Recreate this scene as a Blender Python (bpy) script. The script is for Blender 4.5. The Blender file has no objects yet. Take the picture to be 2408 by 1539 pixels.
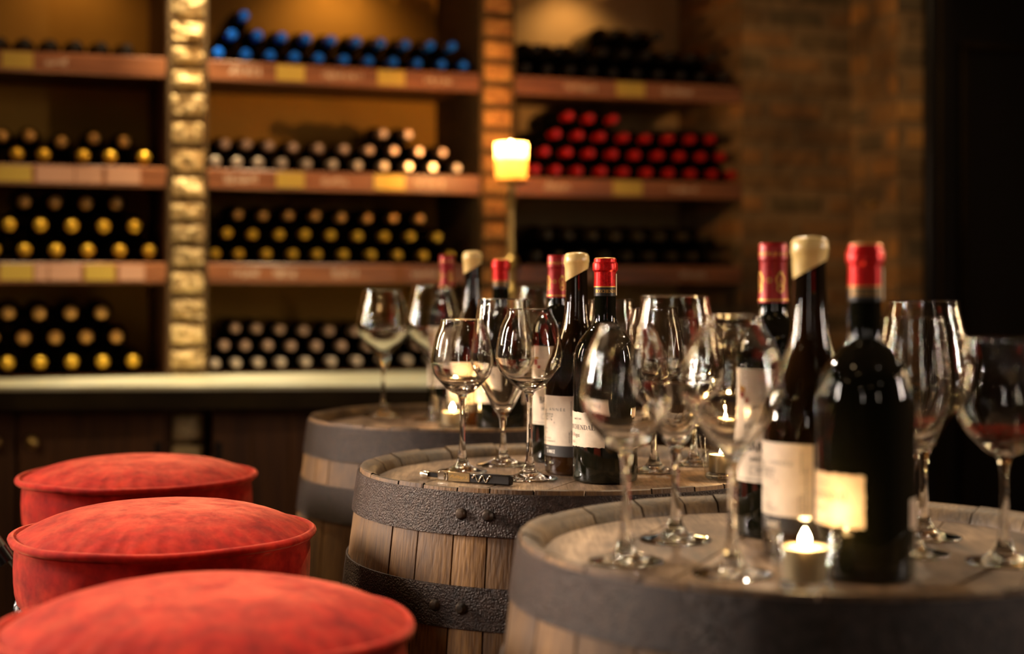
import bpy, math, random
from mathutils import Vector, noise

# ------------------------------------------------------------------ camera, world, lights
S = bpy.context.scene
COL = S.collection
CZ = 1.19                       # camera height
F, HX, HY = 3550.0, 1204.0, 681.0
cam_d = bpy.data.cameras.new('camera'); cam = bpy.data.objects.new('camera', cam_d); COL.objects.link(cam)
cam.location = (0, 0, CZ); cam.rotation_euler = (math.pi / 2, 0, 0)
cam_d.sensor_width = 36; cam_d.lens = F / 2408 * 36; cam_d.shift_y = -(769.5 - HY) / 2408
cam_d.dof.use_dof = True; cam_d.dof.focus_distance = 1.95; cam_d.dof.aperture_fstop = 2.3
cam_d.clip_start = 0.02
S.camera = cam
S.view_settings.view_transform = 'Standard'; S.view_settings.look = 'None'
S.view_settings.exposure = 0.1; S.view_settings.gamma = 1.0; S.view_settings.use_curve_mapping = False
cy = S.cycles
cy.max_bounces = 16; cy.transmission_bounces = 16; cy.transparent_max_bounces = 24
cy.glossy_bounces = 6; cy.diffuse_bounces = 4
cy.caustics_reflective = True; cy.caustics_refractive = True; cy.blur_glossy = 0.3
cy.sample_clamp_indirect = 90.0; cy.sample_clamp_direct = 0.0
cy.use_denoising = True
w = bpy.data.worlds.new('world'); S.world = w; w.use_nodes = True
w.node_tree.nodes['Background'].inputs[0].default_value = (1.0, 0.72, 0.45, 1)
w.node_tree.nodes['Background'].inputs[1].default_value = 0.006

def aim(o, tgt):
    o.rotation_euler = (Vector(tgt) - o.location).to_track_quat('-Z', 'Y').to_euler()
def area(name, loc, tgt, sx, sy, power, col):
    d = bpy.data.lights.new(name, 'AREA'); d.shape = 'RECTANGLE'; d.size = sx; d.size_y = sy
    d.energy = power; d.color = col
    o = bpy.data.objects.new(name, d); COL.objects.link(o); o.location = loc; aim(o, tgt); return o
def spot(name, loc, tgt, power, col, ang, blend=0.6, rad=0.03):
    d = bpy.data.lights.new(name, 'SPOT'); d.energy = power; d.color = col
    d.spot_size = math.radians(ang); d.spot_blend = blend; d.shadow_soft_size = rad
    o = bpy.data.objects.new(name, d); COL.objects.link(o); o.location = loc; aim(o, tgt); return o
def bulb(name, loc, power, col, rad):
    d = bpy.data.lights.new(name, 'POINT'); d.energy = power; d.color = col; d.shadow_soft_size = rad
    o = bpy.data.objects.new(name, d); COL.objects.link(o); o.location = loc; return o

WARM = (1.0, 0.66, 0.34); MID = (1.0, 0.80, 0.60); COOL = (1.0, 0.83, 0.70); CAND = (1.0, 0.52, 0.18)
# strips added for glass streaks (left: window daylight) and ceiling downlights of the cellar
for x, y, tx, ty, wd, p, c in ((-2.9, 0.9, 0.1, 1.9, 0.012, 7, COOL), (-2.9, 2.5, 0.1, 1.8, 0.024, 24, COOL), (-2.0, 3.2, 0.2, 1.8, 0.035, 3.2, WARM),
                           (-1.0, -2.5, 0.1, 2.0, 0.016, 0.7, COOL), (1.5, -2.5, 0.2, 2.0, 0.016, 0.5, MID), (3.3, 0.9, 0.3, 1.8, 0.022, 6.5, COOL), (2.9, 2.6, 0.3, 1.6, 0.03, 3.0, WARM)):
    a_ = area('streak_strip', (x, y, 1.85), (tx, ty, 1.1), wd, 0.9, p, c); a_.data.spread = math.radians(75)
for k, (x, y, z, p) in enumerate(((-1.7, 0.3, 2.35, 1.0), (-0.9, -1.5, 2.3, 0.5), (0.4, -1.9, 2.5, 0.4), (1.3, -0.7, 2.2, 0.4), (2.3, 1.1, 2.2, 2.0), (2.0, 2.7, 2.1, 1.3), (-2.2, 2.3, 2.1, 1.8), (1.0, 0.6, 2.75, 0.7), (-0.5, 0.2, 2.6, 0.7), (2.8, 2.0, 1.7, 1.2), (-2.6, 1.6, 1.6, 1.6))):
    bulb('glint_bulb', (x, y, z), p, MID if k % 2 else WARM, 0.018)  # small unseen bulbs added for glints on the glass
spot('sparkle_backlight', (-1.1, 3.35, 2.6), (0.0, 1.9, 0.95), 70, (1.0, 0.80, 0.58), 50, 0.9, 0.018)  # three spots added behind the barrels so that backlight makes the glass sparkle
spot('sparkle_backlight', (0.35, 3.4, 2.7), (0.15, 1.9, 0.95), 70, (1.0, 0.76, 0.50), 50, 0.9, 0.018)
spot('sparkle_backlight', (1.7, 3.2, 2.5), (0.3, 1.7, 0.95), 70, (1.0, 0.72, 0.45), 50, 0.9, 0.018)
spot('cabinet_fill', (-1.9, 1.6, 2.3), (-1.0, 3.86, 0.7), 26, (1.0, 0.72, 0.42), 42, 0.9, 0.03)  # added warm spot that lifts the dark cabinets and their knobs
spot('seat_downlight', (-0.80, 3.0, 2.75), (-0.62, 2.5, 0.9), 62, (1.0, 0.84, 0.68), 56, 0.9, 0.06)
spot('seat_downlight', (-0.35, 2.0, 2.75), (-0.27, 1.38, 0.9), 165, (1.0, 0.84, 0.68), 34, 0.9, 0.06)
spot('table_downlight', (-0.30, 2.85, 2.75), (0.1, 2.0, 0.95), 22, (1.0, 0.72, 0.44), 60, 0.9, 0.05)
spot('table_downlight', (-0.55, 1.0, 2.75), (0.2, 1.8, 0.95), 3, WARM, 60, 0.9, 0.05)
WC, WS = 0.943, 0.333
def P(u, ww, z=0.0):
    return Vector((u * WC + ww * WS, 4.53 + u * WS - ww * WC, z))
OR = (1.0, 0.58, 0.22)
spot('pillar_downlight', P(-0.95, 0.13, 2.5), P(-0.958, 0.0, 1.45), 115, (1.0, 0.80, 0.45), 34, 0.9, 0.02)
spot('pillar_downlight', P(-0.90, 0.65, 2.7), P(-0.90, 0.0, 1.6), 46, (1.0, 0.68, 0.36), 58, 1.0, 0.03)  # added spot imitating the pillar lamp's spill on nearby fascias
spot('shelf_downlight', P(-1.25, 0.9, 2.7), P(-1.30, 0.0, 1.3), 16, OR, 60, 0.9, 0.03)
spot('shelf_downlight', P(-0.80, 0.9, 2.7), P(-0.62, 0.0, 1.4), 16, OR, 50, 0.9, 0.03)
spot('counter_downlight', P(-1.35, 0.42, 2.5), P(-1.35, 0.36, 0.95), 90, (1.0, 0.86, 0.58), 48, 0.9, 0.03)
spot('counter_downlight', P(-0.95, 0.46, 2.5), P(-0.95, 0.40, 0.95), 75, (1.0, 0.86, 0.58), 48, 0.9, 0.03)
spot('counter_downlight', P(-0.5, 0.50, 2.5), P(-0.5, 0.44, 0.95), 90, (1.0, 0.86, 0.58), 52, 0.9, 0.03)
spot('wall_downlight', P(1.0, 0.9, 2.6), P(0.95, 0.0, 1.3), 9, WARM, 80, 0.9, 0.05)
spot('niche_downlight', P(0.35, -0.30, 2.2), P(0.35, -0.46, 1.9), 2.2, OR, 120, 0.9, 0.03)
spot('niche_downlight', P(-0.45, -0.25, 2.2), P(-0.45, -0.46, 1.9), 3.2, OR, 120, 0.9, 0.03)
spot('niche_downlight', P(-1.25, -0.25, 2.2), P(-1.25, -0.46, 1.9), 1.6, OR, 120, 0.9, 0.03)

# ------------------------------------------------------------------ helpers
R = random.Random(7)
def px2(px, D):                 # world x of an image column at distance D
    return (px - HX) / F * D
def px_u(px, ww=0.0):           # position along the shelf wall
    t = (px - HX) / F
    return (t * (4.53 - ww * WC) - ww * WS) / (WC - t * WS)

def mesh_obj(name, vs, fs, mat, parent=None, smooth=True, tint=None, ang=38):
    me = bpy.data.meshes.new(name)
    me.from_pydata([tuple(v) for v in vs], [], fs)
    me.update()
    if smooth:
        me.polygons.foreach_set('use_smooth', [True] * len(me.polygons))
        me.set_sharp_from_angle(angle=math.radians(ang))
    if tint is not None:
        a = me.attributes.new('tint', 'FLOAT', 'FACE'); a.data.foreach_set('value', tint)
    o = bpy.data.objects.new(name, me); COL.objects.link(o)
    if mat: me.materials.append(mat)
    if parent: o.parent = parent
    return o
def thing(name, label, cat, loc=(0, 0, 0), rz=0.0, group=None):
    o = bpy.data.objects.new(name, None); COL.objects.link(o); o.empty_display_size = 0.05
    o.location = loc; o.rotation_euler = (0, 0, rz); o['label'] = label; o['category'] = cat
    if group: o['group'] = group
    return o
def tag(o, label, cat, group=None):
    o['label'] = label; o['category'] = cat
    if group: o['group'] = group
    return o
def struct(o): o['kind'] = 'structure'; return o

class B:
    """collects shapes for one mesh"""
    def __init__(s): s.v = []; s.f = []; s.t = []
    def add(s, vs, fs, t=0.5):
        n = len(s.v); s.v += [Vector(v) for v in vs]; s.f += [tuple(i + n for i in f) for f in fs]; s.t += [t] * len(fs); return s
    def box(s, x0, x1, y0, y1, z0, z1, t=0.5, xf=None, bev=0.0):
        if bev > 0:
            b = bev
            ring = lambda z, i: [(x0 + i, y0 + b, z), (x0 + b, y0 + i, z), (x1 - b, y0 + i, z), (x1 - i, y0 + b, z), (x1 - i, y1 - b, z), (x1 - b, y1 - i, z), (x0 + b, y1 - i, z), (x0 + i, y1 - b, z)]
            vs = ring(z0, b) + ring(z0 + b, 0) + ring(z1 - b, 0) + ring(z1, b)
            fs = [tuple(range(7, -1, -1)), tuple(range(24, 32))]
            for k in range(3):
                for i in range(8):
                    j = (i + 1) % 8; fs.append((k * 8 + i, k * 8 + j, k * 8 + 8 + j, k * 8 + 8 + i))
        else:
            vs = [(x0, y0, z0), (x1, y0, z0), (x1, y1, z0), (x0, y1, z0), (x0, y0, z1), (x1, y0, z1), (x1, y1, z1), (x0, y1, z1)]
            fs = [(3, 2, 1, 0), (4, 5, 6, 7), (0, 1, 5, 4), (1, 2, 6, 5), (2, 3, 7, 6), (3, 0, 4, 7)]
        if xf: vs = [xf(*v) for v in vs]
        return s.add(vs, fs, t)
    def lathe(s, prof, seg=48, c=(0, 0), t=0.5, xf=None, closed=False):
        n = len(s.v); rows = []
        for (r, z) in prof:
            if r < 1e-6:
                rows.append([len(s.v)]); s.v.append(Vector((c[0], c[1], z)))
            else:
                rows.append(list(range(len(s.v), len(s.v) + seg)))
                for i in range(seg):
                    a = 2 * math.pi * i / seg
                    s.v.append(Vector((c[0] + r * math.cos(a), c[1] + r * math.sin(a), z)))
        if closed: rows.append(rows[0])
        nf = len(s.f)
        for A, Bq in zip(rows, rows[1:]):
            for i in range(seg):
                j = (i + 1) % seg
                if len(A) == 1 and len(Bq) == 1: continue
                if len(A) == 1: s.f.append((A[0], Bq[j], Bq[i]))
                elif len(Bq) == 1: s.f.append((A[i], A[j], Bq[0]))
                else: s.f.append((A[i], A[j], Bq[j], Bq[i]))
        s.t += [t] * (len(s.f) - nf)
        if xf:
            for i in range(n, len(s.v)): s.v[i] = Vector(xf(*s.v[i]))
        return s
    def tube(s, pts, r, seg=12, t=0.5, caps=True):
        pts = [Vector(p) for p in pts]; n0 = len(s.v)
        rs = r if isinstance(r, (list, tuple)) else [r] * len(pts)
        up = Vector((0, 0, 1))
        for k, p in enumerate(pts):
            d = (pts[min(k + 1, len(pts) - 1)] - pts[max(k - 1, 0)]).normalized()
            a = d.cross(up)
            if a.length < 1e-3: a = d.cross(Vector((1, 0, 0)))
            a.normalize(); b = d.cross(a).normalized()
            for i in range(seg):
                th = 2 * math.pi * i / seg
                s.v.append(p + a * rs[k] * math.cos(th) + b * rs[k] * math.sin(th))
        for k in range(len(pts) - 1):
            for i in range(seg):
                j = (i + 1) % seg
                s.f.append((n0 + k * seg + i, n0 + k * seg + j, n0 + (k + 1) * seg + j, n0 + (k + 1) * seg + i)); s.t.append(t)
        if caps:
            s.f.append(tuple(n0 + i for i in range(seg))); s.t.append(t)
            s.f.append(tuple(n0 + (len(pts) - 1) * seg + i for i in range(seg - 1, -1, -1))); s.t.append(t)
        return s
    def make(s, name, mat, parent=None, smooth=True, ang=38, tints=False):
        return mesh_obj(name, s.v, s.f, mat, parent, smooth, s.t if tints else None, ang)

def spline(pts, n=6):
    """Catmull-Rom through (r,z) points"""
    out = []
    for i in range(len(pts) - 1):
        p0 = pts[max(i - 1, 0)]; p1 = pts[i]; p2 = pts[i + 1]; p3 = pts[min(i + 2, len(pts) - 1)]
        for k in range(n):
            t = k / n
            out.append(tuple(0.5 * ((2 * b) + (-a + c) * t + (2 * a - 5 * b + 4 * c - d) * t * t + (-a + 3 * b - 3 * c + d) * t ** 3)
                             for a, b, c, d in zip(p0, p1, p2, p3)))
    out.append(tuple(pts[-1])); return out

_fc = {}
def text2d(s, size, shear=0.0, bold=0.0, sx=1.0):
    """flat lettering, cap height ~ 0.7*size; returns verts2d, faces, width"""
    k = (s, shear, bold)
    if k not in _fc:
        cu = bpy.data.curves.new('t', 'FONT'); cu.body = s; cu.size = 1; cu.shear = shear; cu.offset = bold; cu.resolution_u = 3
        o = bpy.data.objects.new('t', cu); COL.objects.link(o)
        dg = bpy.context.evaluated_depsgraph_get(); dg.update()
        me = bpy.data.meshes.new_from_object(o.evaluated_get(dg))
        _fc[k] = ([tuple(v.co[:2]) for v in me.vertices], [tuple(p.vertices) for p in me.polygons])
        bpy.data.objects.remove(o); bpy.data.curves.remove(cu); bpy.data.meshes.remove(me)
    vs, fs = _fc[k]
    if not vs: return [], [], 0
    x0 = min(v[0] for v in vs); x1 = max(v[0] for v in vs)
    return [((v[0] - x0) * size * sx, v[1] * size) for v in vs], fs, (x1 - x0) * size * sx
def cyl_text(b, s, size, r, a, z, align='L', shear=0.0, bold=0.0, sx=1.0, vertical=False):
    """lettering wrapped on a cylinder of radius r; a in radians, 0 = front (-Y), positive to the right"""
    vs, fs, wd = text2d(s, size, shear, bold, sx)
    off = {'L': 0, 'R': -wd, 'C': -wd / 2}[align]
    out = []
    for (x, y) in vs:
        x += off
        if vertical: x, y = -y, x
        aa = a + x / r; out.append((r * math.sin(aa), -r * math.cos(aa), z + y))
    b.add(out, fs)
_SER = {   # serif capitals: (advance, strokes (x0,y0,x1,y1,width), arcs (cx,cy,rx,ry,a0,a1,w))
 'B': (.66, [(.16, 0, .16, 1, .15), (.02, .02, .36, .02, .05), (.02, .98, .36, .98, .05), (.16, .52, .36, .52, .05)], [(.34, .76, .17, .22, -90, 90, .12), (.34, .27, .22, .25, -90, 90, .13)]),
 'O': (.80, [], [(.40, .5, .32, .47, 0, 360, .12)]),
 'S': (.58, [(.50, .98, .50, .74, .04), (.06, .02, .06, .28, .04)], [(.28, .74, .20, .24, 20, 270, .11), (.28, .27, .21, .25, -160, 90, .11)]),
 'C': (.72, [(.64, .98, .64, .70, .05)], [(.40, .5, .32, .47, 40, 320, .12)]),
 'H': (.84, [(.17, 0, .17, 1, .15), (.67, 0, .67, 1, .15), (.17, .5, .67, .5, .05), (.02, .02, .32, .02, .05), (.02, .98, .32, .98, .05), (.52, .02, .82, .02, .05), (.52, .98, .82, .98, .05)], []),
 'E': (.68, [(.17, 0, .17, 1, .15), (.02, .02, .60, .02, .05), (.02, .98, .58, .98, .05), (.17, .52, .44, .52, .05), (.60, 0, .60, .26, .05), (.57, .76, .57, 1, .05), (.44, .40, .44, .64, .04)], []),
 'N': (.82, [(.15, 0, .15, 1, .05), (.67, 0, .67, 1, .05), (.13, .98, .66, .04, .15), (.01, .02, .29, .02, .05), (.53, .98, .81, .98, .05), (.01, .98, .2, .98, .05)], []),
 'D': (.78, [(.17, 0, .17, 1, .15), (.02, .02, .38, .02, .05), (.02, .98, .38, .98, .05)], [(.36, .5, .34, .47, -90, 90, .13)]),
 'A': (.82, [(.14, .02, .40, 1, .05), (.40, 1, .66, .02, .15), (.24, .34, .56, .34, .05), (.02, .02, .27, .02, .05), (.50, .02, .80, .02, .05)], []),
 'L': (.66, [(.17, 0, .17, 1, .15), (.02, .02, .60, .02, .05), (.02, .98, .34, .98, .05), (.60, 0, .60, .30, .05)], [])}
def serif_text(b, s_, h, r, a, z, sx=1.0, last=1.0):
    """serif capitals of height h wrapped on a cylinder, ending at angle a"""
    hs = [h * (last if i == len(s_) - 1 else 1) for i in range(len(s_))]
    x = -sum(_SER[c][0] * q for c, q in zip(s_, hs)) * sx
    for c, q in zip(s_, hs):
        adv, st, ar = _SER[c]
        segs = list(st)
        for cx, cy_, rx, ry, a0, a1, w_ in ar:
            n = 14; pp = [(cx + rx * math.cos(math.radians(a0 + (a1 - a0) * i / n)), cy_ + ry * math.sin(math.radians(a0 + (a1 - a0) * i / n))) for i in range(n + 1)]
            for i in range(n):
                dx = abs(pp[i + 1][1] - pp[i][1]) / (math.hypot(pp[i + 1][0] - pp[i][0], pp[i + 1][1] - pp[i][1]) + 1e-6)
                segs.append((*pp[i], *pp[i + 1], 0.05 + (w_ - 0.05) * dx))
        for x0, y0, x1, y1, w_ in segs:
            d = math.hypot(x1 - x0, y1 - y0) or 1; nx, ny = -(y1 - y0) / d * w_ / 2, (x1 - x0) / d * w_ / 2
            out = []
            for px_, py_ in ((x0 + nx, y0 + ny), (x0 - nx, y0 - ny), (x1 - nx, y1 - ny), (x1 + nx, y1 + ny)):
                aa = a + (x + px_ * q * sx) / r; out.append((r * math.sin(aa), -r * math.cos(aa), z + py_ * q))
            b.add(out, [(0, 1, 2, 3)])
        x += adv * q * sx
def cyl_patch(b, r, a0, a1, z0, z1, th=0.0004, rag=0.0, seed=0, t=0.5):
    n = max(6, int(abs(a1 - a0) / 0.08)); m = 14 if rag else 3
    rr = random.Random(seed); vs = []; fs = []
    for lay in (r + th, r + 0.00005):
        rr.seed(seed)
        for j in range(m + 1):
            for i in range(n + 1):
                a = a0 + (a1 - a0) * i / n; z = z0 + (z1 - z0) * j / m
                if rag and i in (0, n): a += rr.uniform(-rag, rag) / r
                if rag and j in (0, m): z += rr.uniform(-rag, rag)
                vs.append((lay * math.sin(a), -lay * math.cos(a), z))
    q = (n + 1) * (m + 1); idx = lambda j, i, l: l * q + j * (n + 1) + i
    for j in range(m):
        for i in range(n):
            fs.append((idx(j, i, 0), idx(j, i + 1, 0), idx(j + 1, i + 1, 0), idx(j + 1, i, 0)))
            fs.append((idx(j, i, 1), idx(j + 1, i, 1), idx(j + 1, i + 1, 1), idx(j, i + 1, 1)))
    for i in range(n):
        fs.append((idx(0, i, 0), idx(0, i, 1), idx(0, i + 1, 1), idx(0, i + 1, 0))); fs.append((idx(m, i, 0), idx(m, i + 1, 0), idx(m, i + 1, 1), idx(m, i, 1)))
    for j in range(m):
        fs.append((idx(j, 0, 0), idx(j + 1, 0, 0), idx(j + 1, 0, 1), idx(j, 0, 1))); fs.append((idx(j, n, 0), idx(j, n, 1), idx(j + 1, n, 1), idx(j + 1, n, 0)))
    b.add(vs, fs, t)

# ------------------------------------------------------------------ materials
def new_mat(name):
    m = bpy.data.materials.new(name); m.use_nodes = True
    nt = m.node_tree; p = nt.nodes['Principled BSDF']; return m, nt, p
def simple(name, col, rough=0.5, metal=0.0, spec=0.5, **kw):
    m, nt, p = new_mat(name)
    p.inputs['Base Color'].default_value = (*col, 1); p.inputs['Roughness'].default_value = rough
    p.inputs['Metallic'].default_value = metal; p.inputs['Specular IOR Level'].default_value = spec
    for k, v in kw.items():
        i = p.inputs[k.replace('_', ' ')]
        i.default_value = (*v, 1) if isinstance(v, tuple) else v
    return m
def N(nt, t, **kw):
    n = nt.nodes.new(t)
    for k, v in kw.items():
        if k in n.inputs: n.inputs[k].default_value = v
        else: setattr(n, k, v)
    return n
def ramp(nt, fac, stops):
    r = nt.nodes.new('ShaderNodeValToRGB'); e = r.color_ramp.elements
    while len(e) < len(stops): e.new(0.5)
    for el, (p, c) in zip(e, stops): el.position = p; el.color = (*c, 1) if len(c) == 3 else c
    nt.links.new(fac, r.inputs[0]); return r.outputs[0]
def coords(nt, scale, kind='Object', loc=(0, 0, 0), rot=(0, 0, 0)):
    tc = nt.nodes.new('ShaderNodeTexCoord'); mp = nt.nodes.new('ShaderNodeMapping')
    mp.inputs['Scale'].default_value = scale; mp.inputs['Location'].default_value = loc; mp.inputs['Rotation'].default_value = rot
    nt.links.new(tc.outputs[kind], mp.inputs[0]); return mp.outputs[0]
def bump(nt, p, h, strength, dist=0.001):
    b = nt.nodes.new('ShaderNodeBump'); b.inputs['Strength'].default_value = strength; b.inputs['Distance'].default_value = dist
    nt.links.new(h, b.inputs['Height']); nt.links.new(b.outputs[0], p.inputs['Normal'])
def mixc(nt, f, a, b, mode='MIX'):
    m = nt.nodes.new('ShaderNodeMix'); m.data_type = 'RGBA'; m.blend_type = mode
    for s_, i in ((f, m.inputs[0]), (a, m.inputs[6]), (b, m.inputs[7])):
        if isinstance(s_, (int, float)): i.default_value = s_
        elif isinstance(s_, tuple): i.default_value = (*s_, 1)
        else: nt.links.new(s_, i)
    return m.outputs[2]
def noise_mat(name, c0, c1, scale=(8, 8, 8), detail=5, rough=0.6, bstr=0.3, bdist=0.001, metal=0.0, lo=0.35, hi=0.65, spec=0.5, fine=None, tintamt=0.0, kind='Object'):
    m, nt, p = new_mat(name)
    v = coords(nt, scale, kind)
    n = N(nt, 'ShaderNodeTexNoise', Scale=1.0, Detail=detail, Roughness=0.6); nt.links.new(v, n.inputs[0])
    c = ramp(nt, n.outputs[0], [(lo, c0), (hi, c1)])
    if fine:
        v2 = coords(nt, fine, kind); n2 = N(nt, 'ShaderNodeTexNoise', Scale=1.0, Detail=3.0); nt.links.new(v2, n2.inputs[0])
        f2 = ramp(nt, n2.outputs[0], [(0.3, (0.55, 0.5, 0.45)), (0.65, (1.15, 1.15, 1.15))])
        c = mixc(nt, 1.0, c, f2, 'MULTIPLY'); h = n2.outputs[0]
    else: h = n.outputs[0]
    if tintamt:
        at = N(nt, 'ShaderNodeAttribute', attribute_name='tint')
        t = ramp(nt, at.outputs['Fac'], [(0, (1 - tintamt,) * 3), (1, (1 + tintamt,) * 3)])
        c = mixc(nt, 1.0, c, t, 'MULTIPLY')
    nt.links.new(c, p.inputs['Base Color'])
    p.inputs['Roughness'].default_value = rough; p.inputs['Metallic'].default_value = metal; p.inputs['Specular IOR Level'].default_value = spec
    if bstr: bump(nt, p, h, bstr, bdist)
    return m

M = {}
M['stave'] = noise_mat('oak_staves', (0.075, 0.033, 0.006), (0.27, 0.135, 0.032), (9, 9, 2.5), 7, 0.6, 0.7, 0.0015, fine=(260, 260, 9), tintamt=0.35)
M['head'] = noise_mat('weathered_oak_head', (0.10, 0.062, 0.036), (0.33, 0.225, 0.14), (14, 5, 14), 7, 0.5, 0.55, 0.0015, lo=0.3, hi=0.7, fine=(220, 26, 60), tintamt=0.28)
M['hoop'] = noise_mat('hammered_dark_iron', (0.010, 0.006, 0.004), (0.055, 0.032, 0.021), (110, 110, 110), 6, 0.36, 1.0, 0.0022, metal=0.4, lo=0.3, hi=0.75, fine=(420, 420, 420))
M['chime'] = noise_mat('weathered_chime_oak', (0.040, 0.023, 0.008), (0.14, 0.082, 0.030), (14, 14, 20), 6, 0.55, 0.5, 0.0015, fine=(200, 200, 40), tintamt=0.3)
M['rivet'] = noise_mat('rusty_rivet_iron', (0.02, 0.013, 0.008), (0.07, 0.042, 0.022), (90, 90, 90), 4, 0.5, 0.5, 0.001, metal=0.4)
M['drum'] = noise_mat('stained_drum_wood', (0.03, 0.014, 0.004), (0.12, 0.06, 0.016), (8, 8, 2), 4, 0.4, 0.2)
M['fascia'] = noise_mat('copper_brown_shelf_wood', (0.14, 0.046, 0.017), (0.30, 0.112, 0.045), (3, 3, 40), 5, 0.38, 0.3, 0.001)
M['board'] = noise_mat('dark_shelf_wood', (0.05, 0.014, 0.004), (0.10, 0.03, 0.009), (3, 3, 20), 4, 0.55, 0.2)
M['plaster'] = noise_mat('ochre_plaster', (0.40, 0.19, 0.022), (0.50, 0.26, 0.035), (2.5, 2.5, 2.5), 5, 0.85, 0.2, 0.002)
M['cream'] = noise_mat('cream_plaster', (0.58, 0.38, 0.17), (0.70, 0.48, 0.23), (2.5, 2.5, 2.5), 5, 0.85, 0.2, 0.002)
M['stone'] = noise_mat('pale_rough_stone', (0.42, 0.28, 0.11), (0.80, 0.62, 0.32), (14, 14, 14), 8, 0.75, 1.0, 0.006, lo=0.3, hi=0.7, fine=(70, 70, 70), tintamt=0.25)
M['mortar'] = noise_mat('dark_sandy_mortar', (0.045, 0.024, 0.006), (0.10, 0.055, 0.016), (60, 60, 60), 5, 0.9, 0.6, 0.003)
M['brick1'] = noise_mat('orange_brown_brick', (0.34, 0.14, 0.04), (0.66, 0.34, 0.10), (18, 18, 18), 7, 0.8, 0.8, 0.004, fine=(110, 110, 110), tintamt=0.3)
M['darkwood'] = noise_mat('dark_cabinet_wood', (0.075, 0.024, 0.003), (0.13, 0.046, 0.006), (14, 14, 1.2), 5, 0.6, 0.25, fine=(90, 90, 4), tintamt=0.15)
M['countertop'] = noise_mat('pale_stone_worktop', (0.42, 0.38, 0.24), (0.62, 0.58, 0.42), (4, 4, 4), 6, 0.35, 0.2, 0.001)
M['counteredge'] = noise_mat('dark_counter_edge', (0.016, 0.009, 0.002), (0.03, 0.018, 0.004), (5, 5, 5), 3, 0.6, 0.2, spec=0.15)
M['floor'] = noise_mat('dark_floorboards', (0.035, 0.018, 0.008), (0.09, 0.045, 0.02), (2, 14, 1), 5, 0.45, 0.3)
M['ceil'] = simple('dim_ceiling_paint', (0.25, 0.18, 0.11), 0.9)
M['wallp'] = simple('brown_wall_paint', (0.10, 0.06, 0.03), 0.9)
M['black'] = noise_mat('black_gloss_paint', (0.006, 0.005, 0.004), (0.010, 0.008, 0.006), (4, 4, 1), 3, 0.38, 0.05)
M['plate'] = simple('dull_brass_plate', (0.30, 0.20, 0.09), 0.35, 0.9)
M['brass'] = simple('aged_brass', (0.62, 0.40, 0.13), 0.32, 1.0)
M['chrome'] = simple('bright_steel', (0.75, 0.66, 0.52), 0.18, 1.0)
M['blackplastic'] = simple('black_handle_plastic', (0.008, 0.006, 0.005), 0.25)
M['paper'] = noise_mat('cream_label_paper', (0.66, 0.52, 0.36), (0.78, 0.64, 0.47), (60, 60, 60), 4, 0.6, 0.1)
M['paperw'] = noise_mat('pale_label_paper', (0.64, 0.52, 0.38), (0.74, 0.62, 0.46), (60, 60, 60), 4, 0.55, 0.1)
M['ink'] = simple('black_print', (0.012, 0.010, 0.010), 0.5)
M['inkred'] = simple('red_print', (0.35, 0.03, 0.015), 0.5)
M['inkgrey'] = simple('grey_print', (0.10, 0.08, 0.065), 0.5)
M['white'] = simple('white_print', (0.75, 0.68, 0.58), 0.5)
M['band'] = simple('charcoal_label_band', (0.022, 0.018, 0.016), 0.45)
M['goldprint'] = simple('gold_print', (0.62, 0.33, 0.07), 0.35, 0.6)
M['redfoil'] = noise_mat('bright_red_foil', (0.50, 0.006, 0.006), (0.62, 0.012, 0.010), (200, 200, 20), 3, 0.28, 0.15, 0.0004, metal=0.35, fine=(300, 300, 300), spec=0.2)
M['claretfoil'] = noise_mat('claret_red_foil', (0.24, 0.006, 0.006), (0.34, 0.012, 0.010), (120, 120, 120), 3, 0.33, 0.15, 0.0005, metal=0.3)
M['blackfoil'] = simple('black_foil', (0.012, 0.010, 0.009), 0.32, 0.2)
M['waxcap'] = noise_mat('pale_yellow_wax', (0.66, 0.45, 0.15), (0.76, 0.56, 0.22), (30, 30, 30), 4, 0.30, 0.25, 0.001)
M['waxcap'].node_tree.nodes['Principled BSDF'].inputs['Coat Weight'].default_value = 0.3
def bottle_glass(name, col, inner):
    m, nt, p = new_mat(name)
    p.inputs['Base Color'].default_value = (*col, 1); p.inputs['Roughness'].default_value = 0.035
    p.inputs['Coat Weight'].default_value = 0.0; p.inputs['Coat Roughness'].default_value = 0.02
    v = coords(nt, (9, 9, 5)); n = N(nt, 'ShaderNodeTexNoise', Scale=1.0, Detail=2.0); nt.links.new(v, n.inputs[0])
    c = ramp(nt, n.outputs[0], [(0.4, col), (0.75, inner)]); nt.links.new(c, p.inputs['Base Color'])
    bump(nt, p, n.outputs[0], 0.15, 0.002); return m
M['darkglass'] = bottle_glass('near_black_green_bottle_glass', (0.004, 0.004, 0.002), (0.007, 0.007, 0.003))
M['amberglass'] = bottle_glass('dark_amber_bottle_glass', (0.006, 0.003, 0.001), (0.045, 0.016, 0.003))
M['shelfglass'] = simple('dark_bottle_glass', (0.004, 0.003, 0.002), 0.22, 0, 0.3)
for nm, c, r, me in (('gold', (0.80, 0.50, 0.05), 0.30, 0.75), ('shadedgold', (0.62, 0.36, 0.11), 0.34, 0.6), ('blue', (0.01, 0.17, 0.95), 0.28, 0.35), ('silver', (0.62, 0.52, 0.42), 0.32, 0.6),  # after gold: the same foil with recessed rows' shade put into its colour
                     ('pinkgold', (0.48, 0.33, 0.25), 0.35, 0.55), ('red', (0.55, 0.008, 0.004), 0.30, 0.25), ('grey', (0.06, 0.055, 0.05), 0.22, 0.4), ('darkcap', (0.012, 0.009, 0.007), 0.4, 0.2), ('olive', (0.05, 0.035, 0.012), 0.4, 0.3)):
    M['cap_' + nm] = simple(nm + '_capsule_foil', c, r, me)
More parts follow.
